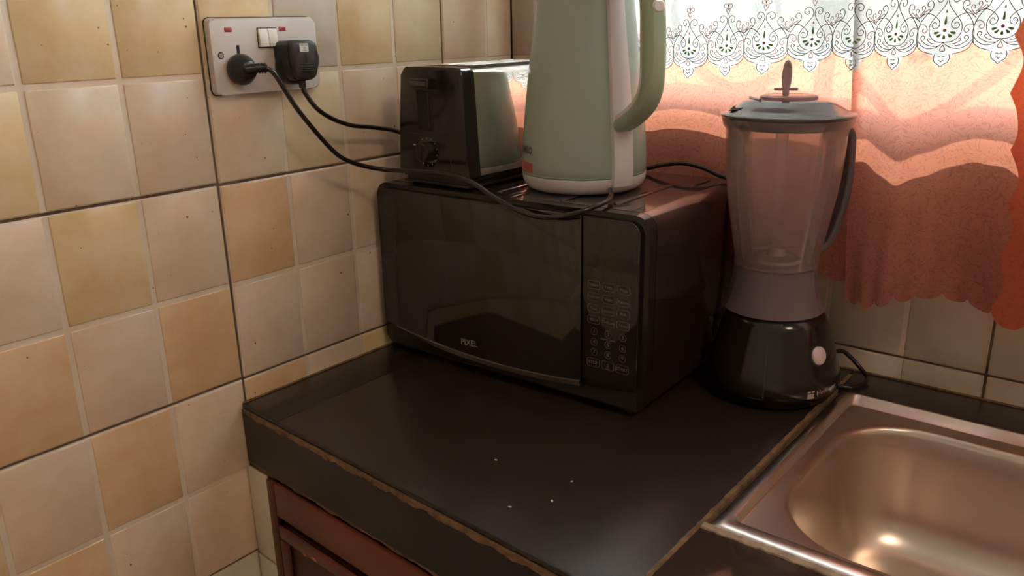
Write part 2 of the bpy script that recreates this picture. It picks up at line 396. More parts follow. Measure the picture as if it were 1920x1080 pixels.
for c in (.18, .415, .65, .885, 1.12, 1.355, 1.59, 1.825):
    bm = bmesh.new(); zc = .372+GD+.10
    sweep(bm, [Vector((c+.1*math.cos(a), GY, zc+.1*math.sin(a))) for a in np.linspace(0, 2*PI, 49)], rrect(.010, .010, .002, 2), upv=(0, 1, 0), cap=False)
    reparent(fin(bm, 'ring', 'iron'), gr)
    bm = bmesh.new(); pts = []
    for k in range(40):
        a = math.radians(60-k*11); r = .012+.0007*k
        pts.append((c+.012+r*math.cos(a), GY, zc-.005+r*math.sin(a)))
    sweep(bm, pts, circ(.004, 8)); reparent(fin(bm, 'scroll', 'iron'), gr)

# ------------------------------------------------------------------ counter
SK = -.0585
FY = lambda x: -.571 + SK*x if x < .55 else -.571+SK*.55 - .001*(x-.55)
ct = empty('countertop', (.6, -.3, -.08)); tag(ct, 'black tiled kitchen counter top with chipped brown front edge', 'countertop')
SX0, SX1, SY0, SY1 = .603, 1.12, -.462, -.080          # sink outline
def slab(bm, xs, y1, z0, z1, inset=0, y0=None, mat=0, bev=0):
    """horizontal slab between x list, back edge y1, front edge FY"""
    poly = [(x, FY(x)+inset if y0 is None else y0) for x in xs] + [(x, y1) for x in xs[::-1]]
    prism(bm, poly, z0, z1, mat=mat, bev=bev)
bm = bmesh.new()
slab(bm, [.001, .3, .55, SX0+.02], -.001, -.080, -.0065, .006)
slab(bm, [SX0+.02, .9, 1.5, 1.98], SY0+.022, -.080, -.0065, .006)
slab(bm, [SX0+.02, 1.98], -.001, -.080, -.0065, y0=SY1-.02)
slab(bm, [SX1-.02, 1.98], SY1-.02, -.080, -.0065, y0=SY0+.022)
reparent(fin(bm, 'mortar_bed', 'mortar', smooth=False), ct)
def ctile(xs, y1, y0=None, m='ctop'):
    bm = bmesh.new(); slab(bm, xs, y1, -.0065, 0, y0=y0, bev=.0009); reparent(fin(bm, 'counter_tile', m), ct)
ctile([.0015, .0822], -.0025); ctile([.0828, .3, .55, .5935], -.0025)
ctile([.597, .9, 1.2955], SY0-.003, m='ctopwet'); ctile([1.297, 1.6, 1.98], SY0-.003)
ctile([.597, .8432], -.0025, y0=SY1+.003); ctile([.8440, 1.2955], -.0025, y0=SY1+.003); ctile([1.297, 1.98], -.0025, y0=SY1+.003)
for x0, x1 in ((.0015, .55), (.551, 1.0), (1.002, 1.5)):
    bm = bmesh.new(); n = 2
    poly = [(x0, FY(x0)-.0015), (x1, FY(x1)-.0015), (x1, FY(x1)+.0060), (x0, FY(x0)+.0060)]
    prism(bm, poly, -.0825, -.0135); reparent(fin(bm, 'counter_edge_tile', 'cfront', smooth=False), ct)
# ragged brown mortar line between the top and the edge tiles, and under them
def ragged(z0, z1, amp, nx, x0=.003, x1=1.4, name='mortar_line', off=.0022):
    bm = bmesh.new(); a = []; b = []; rr = random.Random(nx)
    for k in range(nx+1):
        x = x0+(x1-x0)*k/nx; y = FY(x)-off-rr.random()*.0010
        w = amp*(rr.random()-.5)
        a.append([bm.verts.new((x, y, z0+w+amp*.5*math.sin(k*.7))), bm.verts.new((x, y, z1+amp*(rr.random()-.5)*.8)), bm.verts.new((x, y+.007, z1)), bm.verts.new((x, y+.007, z0))])
    for p, q in zip(a[:-1], a[1:]):
        for k in range(4): bm.faces.new((p[k], p[(k+1) % 4], q[(k+1) % 4], q[k]))
    bm.faces.new(a[0]); bm.faces.new(a[-1][::-1])
    reparent(fin(bm, name, 'mortar', smooth=False), ct)
ragged(-.0130, -.0070, .0026, 260)
ragged(-.0865, -.0818, .0022, 200, off=.0006)
# mortar joint between the big tile and the sink
bm = bmesh.new(); rr = random.Random(3); prev = None
for k in range(140):
    y = -.603+k*.0042; w = .0010*rr.random(); z = .0004+.0009*rr.random()
    r = [bm.verts.new((.5928-w, y, -.003)), bm.verts.new((.5934-w, y, z)), bm.verts.new((.5968+w, y, z)), bm.verts.new((.5976+w, y, -.003))]
    if prev:
        for i in range(3): bm.faces.new((prev[i], prev[i+1], r[i+1], r[i]))
    prev = r
reparent(fin(bm, 'mortar_line', 'mortar', smooth=False), ct)
bm = bmesh.new(); rr = random.Random(5); prev = None
for k in range(120):
    x = .598+k*.0045; w = .0016*rr.random(); z = .0006+.0012*rr.random()
    r = [bm.verts.new((x, SY0-.0055-w, -.001)), bm.verts.new((x, SY0-.004-w, z)), bm.verts.new((x, SY0+.001, z+.0012)), bm.verts.new((x, SY0+.003, -.001))]
    if prev:
        for i in range(3): bm.faces.new((prev[i], prev[i+1], r[i+1], r[i]))
    prev = r
reparent(fin(bm, 'sealant_line', P('sink_sealant', (.30, .22, .16), .7, var=.3, vscale=60), smooth=False), ct)
for x0, x1, y0, y1 in ((.002, 1.55, -.0042, -.0005),):
    bm = bmesh.new(); box(bm, x0, x1, y0, y1, -.002, .0016, .0006, 1); reparent(fin(bm, 'wall_joint', 'mortar'), ct)
bm = bmesh.new(); box(bm, .0003, .0034, -.57, -.001, -.002, .0016, .0006, 1); reparent(fin(bm, 'wall_joint', 'mortar'), ct)
# pier of white tiles under the counter end
bm = bmesh.new(); prism(bm, [(.0, -.571), (.0475, -.5745), (.0475, -.05), (0, -.05)], -.9, -.087)
pr = fin(bm, 'trim_2', 'grout', smooth=False); tag(pr, kind='structure')
fr_ax = Vector((1, SK, 0)).normalized(); fr_n = Vector((SK, -1, 0)).normalized()
for z0, z1 in ((-.2200, -.0885), (-.4724, -.2232), (-.7248, -.4756)):
    bm = bmesh.new(); box(bm, .0018, .0462, z0, z1, .0006, .0045, .0012, 2, M4=frame4((0, -.5712, 0), fr_ax, (0, 0, 1), fr_n)); fin(bm, 'tile', 'white', pr)

# ------------------------------------------------------------------ cabinet under the counter
cb = empty('base_cabinet', (.6, -.58, -.9)); tag(cb, 'red-brown wooden base cabinet under the black counter', 'cabinet')
CF = frame4((0, -.5705, 0), fr_ax, (0, 0, 1), fr_n)
def cbx(name, a, mat, bev=.002, par=None):
    bm = bmesh.new(); box(bm, a[0], a[1], a[2], a[3], a[4], a[5], bev, 2, M4=CF); return reparent(fin(bm, name, mat), cb)
cbx('side_panel', (.048, .062, -.9, -.089, -.50, -.0), 'cab')
cbx('stile', (.0485, .066, -.9, -.089, .0, .0075), 'cab', .003)
cbx('top_rail', (.066, 1.10, -.138, -.089, .0, .0070), 'cab', .0022)
cbx('stile', (.545, .575, -.86, -.138, .0, .0070), 'cab', .0022)
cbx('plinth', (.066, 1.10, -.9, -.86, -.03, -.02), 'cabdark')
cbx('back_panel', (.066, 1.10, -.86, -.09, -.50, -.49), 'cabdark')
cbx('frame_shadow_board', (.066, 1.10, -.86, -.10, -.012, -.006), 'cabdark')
def door(x0, x1, z0, z1):
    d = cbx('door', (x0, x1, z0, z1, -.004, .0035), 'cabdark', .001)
    for a in ((x0, x1, z1-.020, z1), (x0, x1, z0, z0+.02), (x0, x0+.018, z0+.02, z1-.02), (x1-.018, x1, z0+.02, z1-.02)):
        bm = bmesh.new(); box(bm, a[0], a[1], a[2], a[3], .0035, .0095, .003, 2, M4=CF)
        o = fin(bm, 'raised_border', 'cab'); o.parent = d; o.matrix_parent_inverse = Matrix.LocRotScale(cb.location, cb.rotation_euler, None).inverted() @ Matrix.Identity(4) if False else Matrix.Identity(4)
        o.parent = d; o.matrix_parent_inverse = (Matrix.Translation(cb.location).inverted()).inverted() @ Matrix.Translation(cb.location).inverted() if False else Matrix.Identity(4)
    return d
# sub-parts keep world coordinates: the door carries the inverse of the cabinet's place, so identity is right for them
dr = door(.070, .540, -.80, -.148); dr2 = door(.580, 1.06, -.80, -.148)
for k, (x, w, z) in enumerate(((.122, .010, -.166), (.142, .012, -.163), (.30, .008, -.150))):
    bm = bmesh.new(); prism(bm, [(x, z), (x+w*.4, z-.002), (x+w, z-.001), (x+w*.9, z+.0014), (x+w*.3, z+.0022)], .0092, .0099, M4=CF)
    reparent(fin(bm, 'paint_chip', 'chip', smooth=False), cb)

# ------------------------------------------------------------------ sink
sk = empty('sink', (.86, -.27, 0)); tag(sk, 'stainless steel drop-in kitchen sink beside the black counter', 'sink')
def ringpoly(x0, x1, y0, y1, r, n=8):
    return [((x0+x1)/2+a, (y0+y1)/2+b) for a, b in rrect(x1-x0, y1-y0, r, n)]
def loops(bm, rings, cap=None):
    vs = [[bm.verts.new((x, y, z)) for x, y in poly] for poly, z in rings]
    for a, b in zip(vs[:-1], vs[1:]):
        n = len(a)
        for k in range(n): bm.faces.new((a[k], a[(k+1) % n], b[(k+1) % n], b[k]))
    if cap: bm.faces.new(vs[-1])
    return vs
X0, X1, Y0, Y1 = SX0, SX1, SY0, SY1
bm = bmesh.new()
loops(bm, [(ringpoly(X0, X1, Y0, Y1, .010), .0), (ringpoly(X0+.0003, X1-.0003, Y0+.0003, Y1-.0003, .010), .0008), (ringpoly(X0+.0012, X1-.0012, Y0+.0012, Y1-.0012, .010), .0016),
           (ringpoly(X0+.0145, X1-.0145, Y0+.018, Y1-.006, .012), .0042), (ringpoly(X0+.0158, X1-.0158, Y0+.0192, Y1-.0075, .011), .0032),
           (ringpoly(X0+.0170, X1-.0170, Y0+.0203, Y1-.0185, .011), -.0042), (ringpoly(X0+.0185, X1-.0185, Y0+.0215, Y1-.0205, .011), -.0052)])
reparent(fin(bm, 'rim', 'steelrim', ang=60), sk)
bm = bmesh.new()
bx0, bx1, by0, by1 = .637, 1.085, -.424, -.124
sr = []
def bowl_ring(d, z, r): return (ringpoly(bx0+d, bx1-d, by0+d, by1-d, r, 12), z)
led = ringpoly(X0+.0185, X1-.0185, Y0+.0215, Y1-.0205, .011, 12)
loops(bm, [(led, -.0052), bowl_ring(-.004, -.0054, .094), bowl_ring(-.001, -.0062, .092), bowl_ring(.0015, -.0085, .090), bowl_ring(.003, -.014, .088),
           bowl_ring(.006, -.04, .084), bowl_ring(.010, -.08, .080), bowl_ring(.014, -.105, .078), bowl_ring(.018, -.120, .076), bowl_ring(.026, -.135, .072), bowl_ring(.038, -.146, .064),
           bowl_ring(.052, -.1515, .055), bowl_ring(.10, -.1535, .04)], cap=True)
reparent(fin(bm, 'bowl', 'steel', ang=70), sk)
bm = bmesh.new(); lathe(bm, [(0, -.1532), (.012, -.1530), (.014, -.1515), (.036, -.1510), (.041, -.1520), (.044, -.1538)], .861, -.274, 40); reparent(fin(bm, 'drain', 'steelrim'), sk)

# ------------------------------------------------------------------ microwave
TH = math.atan2(.012, .438)
mv = empty('microwave_oven', (.0085, -.328, 0), TH); tag(mv, 'black microwave oven with keypad standing in the corner of the counter', 'microwave')
W_, D_, H0, H1 = .4365, .272, .010, .2525
def mp(bm, name, mat, par=mv, ang=38, smooth=True):
    return fin(bm, name, mat, par, smooth, ang)
def mwshape(w, h0, h1, r, n=6):
    return [((w/2)+a, (h0+h1)/2+b) for a, b in rrect(w, h1-h0, r, n)]
VF = frame4((0, 0, 0), (1, 0, 0), (0, 0, 1), (0, -1, 0))     # local: x right, y up, z towards the room
bm = bmesh.new(); prism(bm, mwshape(W_, H0, H1, .019), -D_, -.0235, M4=VF); body = mp(bm, 'body', 'mwbody')
bm = bmesh.new(); prism(bm, [(W_/2+(x-W_/2)*.995, z-.0006) for x, z in mwshape(W_, H0, H1, .0185)], -.0235, -.0222, M4=VF); mp(bm, 'seam', 'hole')
bm = bmesh.new(); prism(bm, mwshape(W_, H0, H1, .019), -.0222, -.006, M4=VF)
mp(bm, 'front_bezel', 'black')
# top plate ribs
for x, y0, y1, w in ((.368, .045, .19, .010), (.30, .030, .20, .010), (.235, .014, .05, .008), (.20, .030, .19, .010), (.10, .030, .19, .010), (.395, .20, .25, .005)):
    bm = bmesh.new(); prism(bm, [(x+a, (y0+y1)/2+b) for a, b in rrect(w, y1-y0, w*.49, 5)], H1-.001, H1+.0014, bev=.0012)
    o = mp(bm, 'embossed_rib', 'mwtop')
bm = bmesh.new(); box(bm, .020, W_-.019, .024, D_-.002, H1-.002, H1+.0002, .0004, 1); mp(bm, 'top_plate', 'mwtop')
# door: arched lower edge
def zb(x): return .0270+.0000*x + .021*((x-.215)/.215)**2
SX = .350
def arcpoly(x0, x1, ztop, off=0, r=.016):
    pts = []
    n = 28
    for k in range(n+1):
        x = x0+(x1-x0)*k/n; pts.append((x, zb(x)+off))
    pts.append((x1, ztop))
    for k in range(7):
        a = math.radians(90+15*k); pts.append((x0+r+r*math.cos(a), ztop-r+r*math.sin(a)))
    return pts
bm = bmesh.new(); prism(bm, arcpoly(.008, SX-.0009, H1-.007), -.006, .0, M4=VF, bev=.0012)
dd = mp(bm, 'door', 'glass_black')
bm = bmesh.new()
n = 30; prev = None
for k in range(n+1):
    x = .030+(SX-.002-.030)*k/n; z = zb(x); w = .0068*min(1, (k+1)/8)
    r = [bm.verts.new((x, .0008, z+.0008)), bm.verts.new((x, -.0022, z-.0005)), bm.verts.new((x, -.0008, z-w)), bm.verts.new((x, .006, z-w+.0006)), bm.verts.new((x, .006, z+.0005))]
    if prev:
        for i in range(5): bm.faces.new((prev[i], prev[(i+1) % 5], r[(i+1) % 5], r[i]))
    prev = r
mp(bm, 'grip_strip', 'lip', dd)
textmesh('PIXEL', .0125, frame4((.168, -.0004, .0455), (.97, 0, .05), (0, 0, 1), (0, -1, 0)), mat='silver', name='lettering', parent=dd, bold=.0001, space=1.0)
pts = []
n = 8
for k in range(n+1):
    x = SX+.0009+(W_-.010-SX)*k/n; pts.append((x, .0395+.0035*k/n))
rr_ = .016
for k in range(7):
    a = math.radians(15*k); pts.append((W_-.009-rr_+rr_*math.cos(a), H1-.007-rr_+rr_*math.sin(a)))
pts.append((SX+.0009, H1-.007))
bm = bmesh.new(); prism(bm, pts, -.006, .0, M4=VF, bev=.0012)
cp = mp(bm, 'control_panel', 'glass_black')
bm = bmesh.new(); prism(bm, [(.366, .186), (.425, .186), (.425, .226), (.366, .226)], 0, .0003, M4=VF, bev=.0001); mp(bm, 'display', 'glass_black', cp)
bm = bmesh.new(); prism(bm, [(.012, .012)]+[(x, zb(x)-.008) for x in np.linspace(.012, SX, 20)]+[(W_-.012, .036), (W_-.012, .012)][::1], -.012, -.0055, M4=VF)
mp(bm, 'lower_panel', 'blackmat')
def outline(poly, w, z=.0003):
    bm = bmesh.new(); n = len(poly); cx = sum(p[0] for p in poly)/n; cy = sum(p[1] for p in poly)/n
    outv, inv = [], []
    for i, (x, y) in enumerate(poly):
        d = Vector((x-cx, y-cy)).normalized()*w
        outv.append(bm.verts.new(VF @ Vector((x, y, z)))); inv.append(bm.verts.new(VF @ Vector((x-d.x, y-d.y, z))))
    for k in range(n): bm.faces.new((outv[k], outv[(k+1) % n], inv[(k+1) % n], inv[k]))
    return bm
LB = [['Potato', 'Pasta', 'Pizza'], ['Popcorn', 'Veget', 'Reheat'], ['Meat', 'Instant', 'Fish'], ['Micro', 'Defrost', 'Timer']]
XC, RZ = (.3675, .3880, .4080), (.1640, .1490, .1345, .1200)
def txt(s, size, x, z, par): return textmesh(s, size, frame4((x, -.00035, z), (1, 0, 0), (0, 0, 1), (0, -1, 0)), mat='print', name='lettering', parent=par, bold=.00003)
def button(x, z, w, h, r, s, size):
    bm = outline([(x+a, z+b) for a, b in rrect(w, h, r, 4)], .0005); o = mp(bm, 'button', 'print', cp, smooth=False); txt(s, size, x, z, o)
for j, row in enumerate(LB):
    for i, s in enumerate(row): button(XC[i], RZ[j], .0172, .0103, .003, s, .0052)
for k in range(9):
    button(XC[k % 3]+(.0008 if k % 3 == 0 else 0), (.1050, .0915, .0785)[k//3], .0092, .0096, .0045, str(k+1), .0072)
for i, (s, sz) in enumerate((('STOP', .0058), ('0', .0066), ('START', .0054))): button(XC[i], .0645, .0176, .0110, .003, s, sz)
txt('Express Cook', .0036, XC[1], .0983, cp); txt('Clear', .0024, XC[1], .0607, cp)
for x in (.03, .408):
    for y in (.03, .24):
        bm = bmesh.new(); lathe(bm, [(0, 0), (.011, 0), (.012, .002), (.012, H0+.001), (0, H0+.001)], x, y, 20); mp(bm, 'foot', 'blackmat')
# vent slots on the right side, dark pressed panel line
for k in range(9):
    bm = bmesh.new(); box(bm, W_-.0006, W_+.0003, .195+k*.006, .198+k*.006, .05, .085, .0002, 1); mp(bm, 'vent_slot', 'hole')

# ------------------------------------------------------------------ toaster
ZT = H1+.0003
to = empty('toaster', (.11, -.31, ZT)); tag(to, 'black two-slot toaster with mirror chrome sides on the microwave', 'toaster')
def tp(bm, name, mat, par=to, ang=38, smooth=True):
    o = fin(bm, name, mat, None, smooth, ang); 
    if par is to: reparent(o, to)
    else: o.parent = par; o.matrix_parent_inverse = Matrix.Identity(4)
    return o
TZ0, TZ1 = .2700, .4100
def tsec(inset=0, top=TZ1, bot=TZ0, r=.010):
    """front outline in x,z: narrower at the top, rounded shoulders"""
    L0, L1, R1, R0 = .044+inset, .0585+inset, .1680-inset, .1745-inset
    t = top-inset; pts = [(L0, bot), (R0, bot)]
    pts.append(((R0*.45+R1*.55), bot+(t-bot)*.5))
    for k in range(6):
        a = math.radians(18*k); pts.append((R1-r+r*math.cos(a), t-r+r*math.sin(a)))
    for k in range(6):
        a = math.radians(90+18*k); pts.append((L1+r+r*math.cos(a), t-r+r*math.sin(a)))
    pts.append(((L0*.45+L1*.55), bot+(t-bot)*.5))
    return pts
TY = -.310
VT = frame4((0, TY, 0), (1, 0, 0), (0, 0, 1), (0, -1, 0))
bm = bmesh.new(); prism(bm, tsec(), -.024, 0, M4=VT, bev=.004); fc = tp(bm, 'front_cap', 'black', ang=50)
bm = bmesh.new(); prism(bm, tsec(), -.250, -.226, M4=VT); tp(bm, 'rear_cap', 'black', ang=50)
bm = bmesh.new(); prism(bm, tsec(.0018), -.2265, -.0235, M4=VT); tp(bm, 'chrome_shell', 'chrome', ang=50)
bm = bmesh.new(); prism(bm, [(.070, TY+.035), (.158, TY+.035), (.158, TY+.215), (.070, TY+.215)], TZ1-.0025, TZ1-.0004, bev=.0006); tp(bm, 'top_panel', 'blackmat')
for x in (.088, .124):
    bm = bmesh.new(); box(bm, x, x+.018, TY+.045, TY+.205, TZ1-.0006, TZ1+.0001); tp(bm, 'bread_slot', 'hole', smooth=False)
    bm = bmesh.new(); sweep(bm, [(x-.001, TY+.043, TZ1+.0008), (x-.001, TY+.207, TZ1+.0008), (x+.019, TY+.207, TZ1+.0008), (x+.019, TY+.043, TZ1+.0008), (x-.001, TY+.043, TZ1+.0008)], circ(.001, 6)); tp(bm, 'slot_rim', 'chrome')
# base: stepped dark plinth
for k, (i, z0, z1) in enumerate(((.008, .2635, .2702), (.011, .2585, .2640), (.007, .2550, .2590))):
    bm = bmesh.new(); box(bm, .047+i-.004, .172-i+.006, TY+i*.6-.001, TY+.25-i*.6, z0, z1, .0012, 2); tp(bm, 'base_plinth', 'blackmat')
for x in (.060, .158):
    for y in (TY+.02, TY+.23):
        bm = bmesh.new(); lathe(bm, [(0, ZT), (.007, ZT), (.008, ZT+.001), (.008, .2555), (0, .2555)], x, y, 16); tp(bm, 'foot', 'blackmat')
# lever slot and lever
bm = bmesh.new(); prism(bm, [(.0875, .3290), (.1140, .3270), (.1130, .3800), (.0860, .3815)], 0, .0004, M4=VT, bev=.0002); tp(bm, 'lever_recess', 'hole')
bm = bmesh.new(); prism(bm, [(.1075, .3330), (.1110, .3328), (.1100, .3780), (.1068, .3782)], .0004, .0016, M4=VT, bev=.0004); tp(bm, 'lever_track', 'black')
bm = bmesh.new(); box(bm, .0825, .1180, TY-.0110, TY-.0003, .3830, .3965, .003, 3); lv = tp(bm, 'lever', 'black')
bm = bmesh.new(); box(bm, .0850, .1150, TY-.0120, TY-.0106, .3872, .3925, .0008, 2); tp(bm, 'lever_grip', 'lip', lv)
# browning dial with marks
KX, KZ = .1020, .3000
bm = bmesh.new(); b2 = bmesh.new(); lathe(b2, [(0, .013), (.011, .013), (.0125, .0115), (.0135, 0), (0, 0)], 0, 0, 32); merge(bm, b2, 0, frame4((KX, TY, KZ), (1, 0, 0), (0, 0, 1), (0, -1, 0)))
box(bm, KX-.0012, KX+.0012, TY-.0145, TY-.012, KZ-.010, KZ+.010, .0006, 1)
kn = tp(bm, 'browning_dial', 'blackmat')
bm = bmesh.new(); b2 = bmesh.new(); lathe(b2, [(0, .0005), (.0205, .0005), (.021, 0)], 0, 0, 40); merge(bm, b2, 0, frame4((KX, TY-.0001, KZ), (1, 0, 0), (0, 0, 1), (0, -1, 0))); tp(bm, 'dial_plate', 'glass_black')
bm = bmesh.new()
for k in range(10):
    a = math.radians(118-k*26)
    cx, cz = KX+.0180*math.cos(a), KZ+.0180*math.sin(a)
    prism(bm, [(cx+.0011*math.cos(t), cz+.0011*math.sin(t)) for t in np.linspace(0, 2*PI, 7)[:-1]], .0006, .0008, M4=VT)
prism(bm, [(.0752, .3070), (.0800, .3070), (.0800, .3086), (.0752, .3086)], .0002, .0004, M4=VT)
tp(bm, 'dial_mark', 'silver', smooth=False)
bm = bmesh.new(); sweep(bm, [VT @ Vector(p) for p in ((.068, .3235, .0003), (.10, .3228, .0003), (.128, .3215, .0003), (.1365, .318, .0003), (.141, .302, .0003), (.146, .278, .0003))], circ(.0006, 6)); tp(bm, 'panel_groove', 'blackmat')

# ------------------------------------------------------------------ kettle
KC = Vector((.277, -.195, 0)); TOC = Vector((.563, -.826, 0)).normalized(); TOR = Vector((.826, .563, 0)).normalized()
ke = empty('electric_kettle', (KC.x, KC.y, ZT+.0014)); tag(ke, 'mint green electric kettle with white base and handle strip on the microwave', 'kettle')
def kp(bm, name, mat, par=ke, ang=38):
    o = fin(bm, name, mat, None, True, ang); reparent(o, ke)
    if par is not ke: o.parent = par; o.matrix_parent_inverse = Matrix.Identity(4)
    return o
Z0 = ZT+.0014
prof = [(.0805, .2745), (.0820, .2765), (.0822, .285), (.0812, .305), (.0795, .330), (.0765, .360), (.0735, .390), (.0698, .420), (.0660, .450), (.0618, .485), (.0595, .503)]
def kr(z):
    for (r0, z0), (r1, z1) in zip(prof[:-1], prof[1:]):
        if z <= z1: return r0+(r1-r0)*(z-z0)/(z1-z0)
    return prof[-1][0]
bm = bmesh.new(); lathe(bm, prof, KC.x, KC.y, 96); kp(bm, 'body', 'mint', ang=60)
bm = bmesh.new(); lathe(bm, [(0, Z0), (.066, Z0), (.0735, Z0+.0015), (.0785, Z0+.006), (.0812, Z0+.013), (.0818, Z0+.019), (.0818, .2738), (.0805, .2745), (0, .2745)], KC.x, KC.y, 96); kp(bm, 'base_ring', 'hwhite', ang=60)
bm = bmesh.new(); lathe(bm, [(.0822, .2760+.0), (.08235, .2768), (.0822, .2776)], KC.x, KC.y, 96); kp(bm, 'seam', 'mintdark')
bm = bmesh.new(); lathe(bm, [(.0595, .503), (.0600, .5035), (.0595, .507), (.054, .513), (.03, .519), (0, .520)], KC.x, KC.y, 64); kp(bm, 'lid', 'hwhite', ang=60)
A0 = math.radians(35)
HD = TOC*math.cos(A0)+TOR*math.sin(A0); HT = Vector((-HD.y, HD.x, 0))       # tangential, to the right when facing it
def hpt(rho, z, t=0): return Vector((KC.x, KC.y, 0))+HD*rho+HT*t+Vector((0, 0, z))
# white strip running down the side
bm = bmesh.new(); rows = []
for k in range(26):
    z = .2655+(.503-.2655)*k/25
    hw = .0150 if z < .36 else .0150-.0035*min(1, (z-.36)/.12)
    r = kr(max(z, .277)); prj = .0065 if k else .0050
    row = []
    for t, dz in ((-hw, 0), (-hw*.96, prj*.8), (-hw*.75, prj), (0, prj+.0007), (hw*.75, prj), (hw*.96, prj*.8), (hw, 0)):
        rr0 = math.sqrt(max(r*r-t*t, 0))-.0015
        row.append(bm.verts.new(hpt(rr0+dz+(.0015 if dz else 0), z, t)))
    rows.append(row)
for a, b in zip(rows[:-1], rows[1:]):
    for k in range(6): bm.faces.new((a[k], a[k+1], b[k+1], b[k]))
bm.faces.new(rows[0]); bm.faces.new(rows[-1][::-1])
kp(bm, 'handle_strip', 'hwhite', ang=50)
# loop handle: white inner lining and green outer shell
hp = [(.066, .508), (.085, .513), (.110, .512), (.1245, .503), (.1315, .485), (.1350, .455), (.1365, .425), (.1360, .398), (.1320, .380), (.1220, .3655), (.1050, .3525), (.0890, .3440), (.0790, .3400)]
hc = catmull([(r, 0, z) for r, z in hp], 6)
path = [hpt(p.x, p.z) for p in hc]
bm = bmesh.new(); sweep(bm, path, rrect(.0290, .0180, .0078, 5), upv=HT); 
hs = kp(bm, 'handle', 'mintdark', ang=60)
pin = []
for i, p in enumerate(hc):
    t = (hc[min(i+1, len(hc)-1)]-hc[max(i-1, 0)]).normalized(); nrm = Vector((t.z, 0, -t.x))
    if nrm.x > 0: nrm = -nrm
    # inner side: toward the kettle body
    c = Vector((.085, 0, .43)); q = p + (c-p).normalized()*.0062
    pin.append(hpt(q.x, q.z))
bm = bmesh.new(); sweep(bm, pin[4:-1], rrect(.0262, .0120, .0045, 4), upv=HT); kp(bm, 'handle_lining', 'hwhite', hs)
bm = bmesh.new(); b2 = bmesh.new(); lathe(b2, [(0, .0035), (.0055, .0035), (.007, .002), (.007, -.004), (0, -.004)], 0, 0, 24)
for v in b2.verts: v.co.x *= 1.25; v.co.y *= 1.0
hb = hpt(.1405, .477); merge(bm, b2, 0, frame4(hb, HT, (0, 0, 1), HD)); kp(bm, 'lid_button', 'hwhite', hs)
bm = bmesh.new(); b2 = bmesh.new(); lathe(b2, [(0, .0004), (.0030, .0004), (.0036, 0)], 0, 0, 16); q = hpt(.1155, .3505, -.003); dn = (HD*.55-Vector((0, 0, 1))*.83).normalized(); merge(bm, b2, 0, frame4(q-dn*.0005, HT, dn.cross(HT), dn)); kp(bm, 'screw_hole', 'hole', hs)
def kwrap(a0deg, z0, off=.0004):
    def f(co):
        a = math.radians(a0deg)+co.x/.081; z = z0+co.y; r = kr(z)+off
        d = TOC*math.cos(a)+TOR*math.sin(a); return Vector((KC.x, KC.y, 0))+d*r+Vector((0, 0, z))
    return f
o = textmesh('AMILO', .0120, wrap=kwrap(-66, .3065), mat='ink', bold=.0002, space=.95); reparent(o, ke)
bm = bmesh.new(); f = kwrap(-66, .2855, .0004); g = [[bm.verts.new(f(Vector((-.019+.038*i/10, -.0060+.012*j, 0)))) for i in range(11)] for j in range(2)]
for i in range(10): bm.faces.new((g[0][i], g[0][i+1], g[1][i+1], g[1][i]))
kp(bm, 'sticker', 'redlabel')

# ------------------------------------------------------------------ blender
BC = Vector((.5190, -.1225, 0)); H_ = Vector((BC.x-CAM.x, BC.y-CAM.y, 0)).normalized(); BR = Vector((-H_.y*-1, -H_.x*1, 0))
BR = Vector((H_.y, -H_.x, 0)); BT = -H_
bl = empty('blender', (BC.x, BC.y, .0)); tag(bl, 'countertop blender with black base and clear jar, between microwave and sink', 'blender')
def bp_(bm, name, mat, par=bl, ang=45):
    o = fin(bm, name, mat, None, True, ang); reparent(o, bl)
    if par is not bl: o.parent = par; o.matrix_parent_inverse = Matrix.Identity(4)
    return o
aR = math.atan2(BR.y, BR.x)
def brf(th):
    c = math.cos(th-aR+.25); return 1+.060*c-.035*max(0, -c)
def bwr(lat, dep, z): return BC+BR*lat+BT*dep+Vector((0, 0, z))
bprof = [(0, .003), (.070, .003), (.0755, .0045), (.0770, .009), (.0795, .011), (.0840, .020), (.0840, .032), (.0790, .050), (.0745, .068), (.0690, .085), (.0640, .100), (.0595, .109), (.050, .112), (0, .113)]
bm = bmesh.new(); lathe(bm, bprof, BC.x, BC.y, 80, rf=brf); base = bp_(bm, 'motor_base', 'black', ang=50)
for a in (45, 135, 225, 315):
    bm = bmesh.new(); lathe(bm, [(0, 0), (.008, 0), (.009, .0035), (0, .0035)], BC.x+.052*math.cos(math.radians(a)), BC.y+.052*math.sin(math.radians(a)), 16); bp_(bm, 'foot', 'blackmat')
def brad(z):
    for (r0, z0), (r1, z1) in zip(bprof[1:-1], bprof[2:]):
        if z0 <= z <= z1: return r0+(r1-r0)*(z-z0)/max(z1-z0, 1e-6)
    return .08
def bsurf(adeg, z, off=0):
    a = math.radians(adeg); d = BT*math.cos(a)+BR*math.sin(a); th = math.atan2(d.y, d.x)
    return BC+d*(brad(z)*brf(th)+off)+Vector((0, 0, z))
def bwrap(adeg, z0, off=.0004, tilt=0):
    def f(co):
        return bsurf(adeg+math.degrees(co.x/.082), z0+co.y+tilt*co.x, off+co.z)
    return f
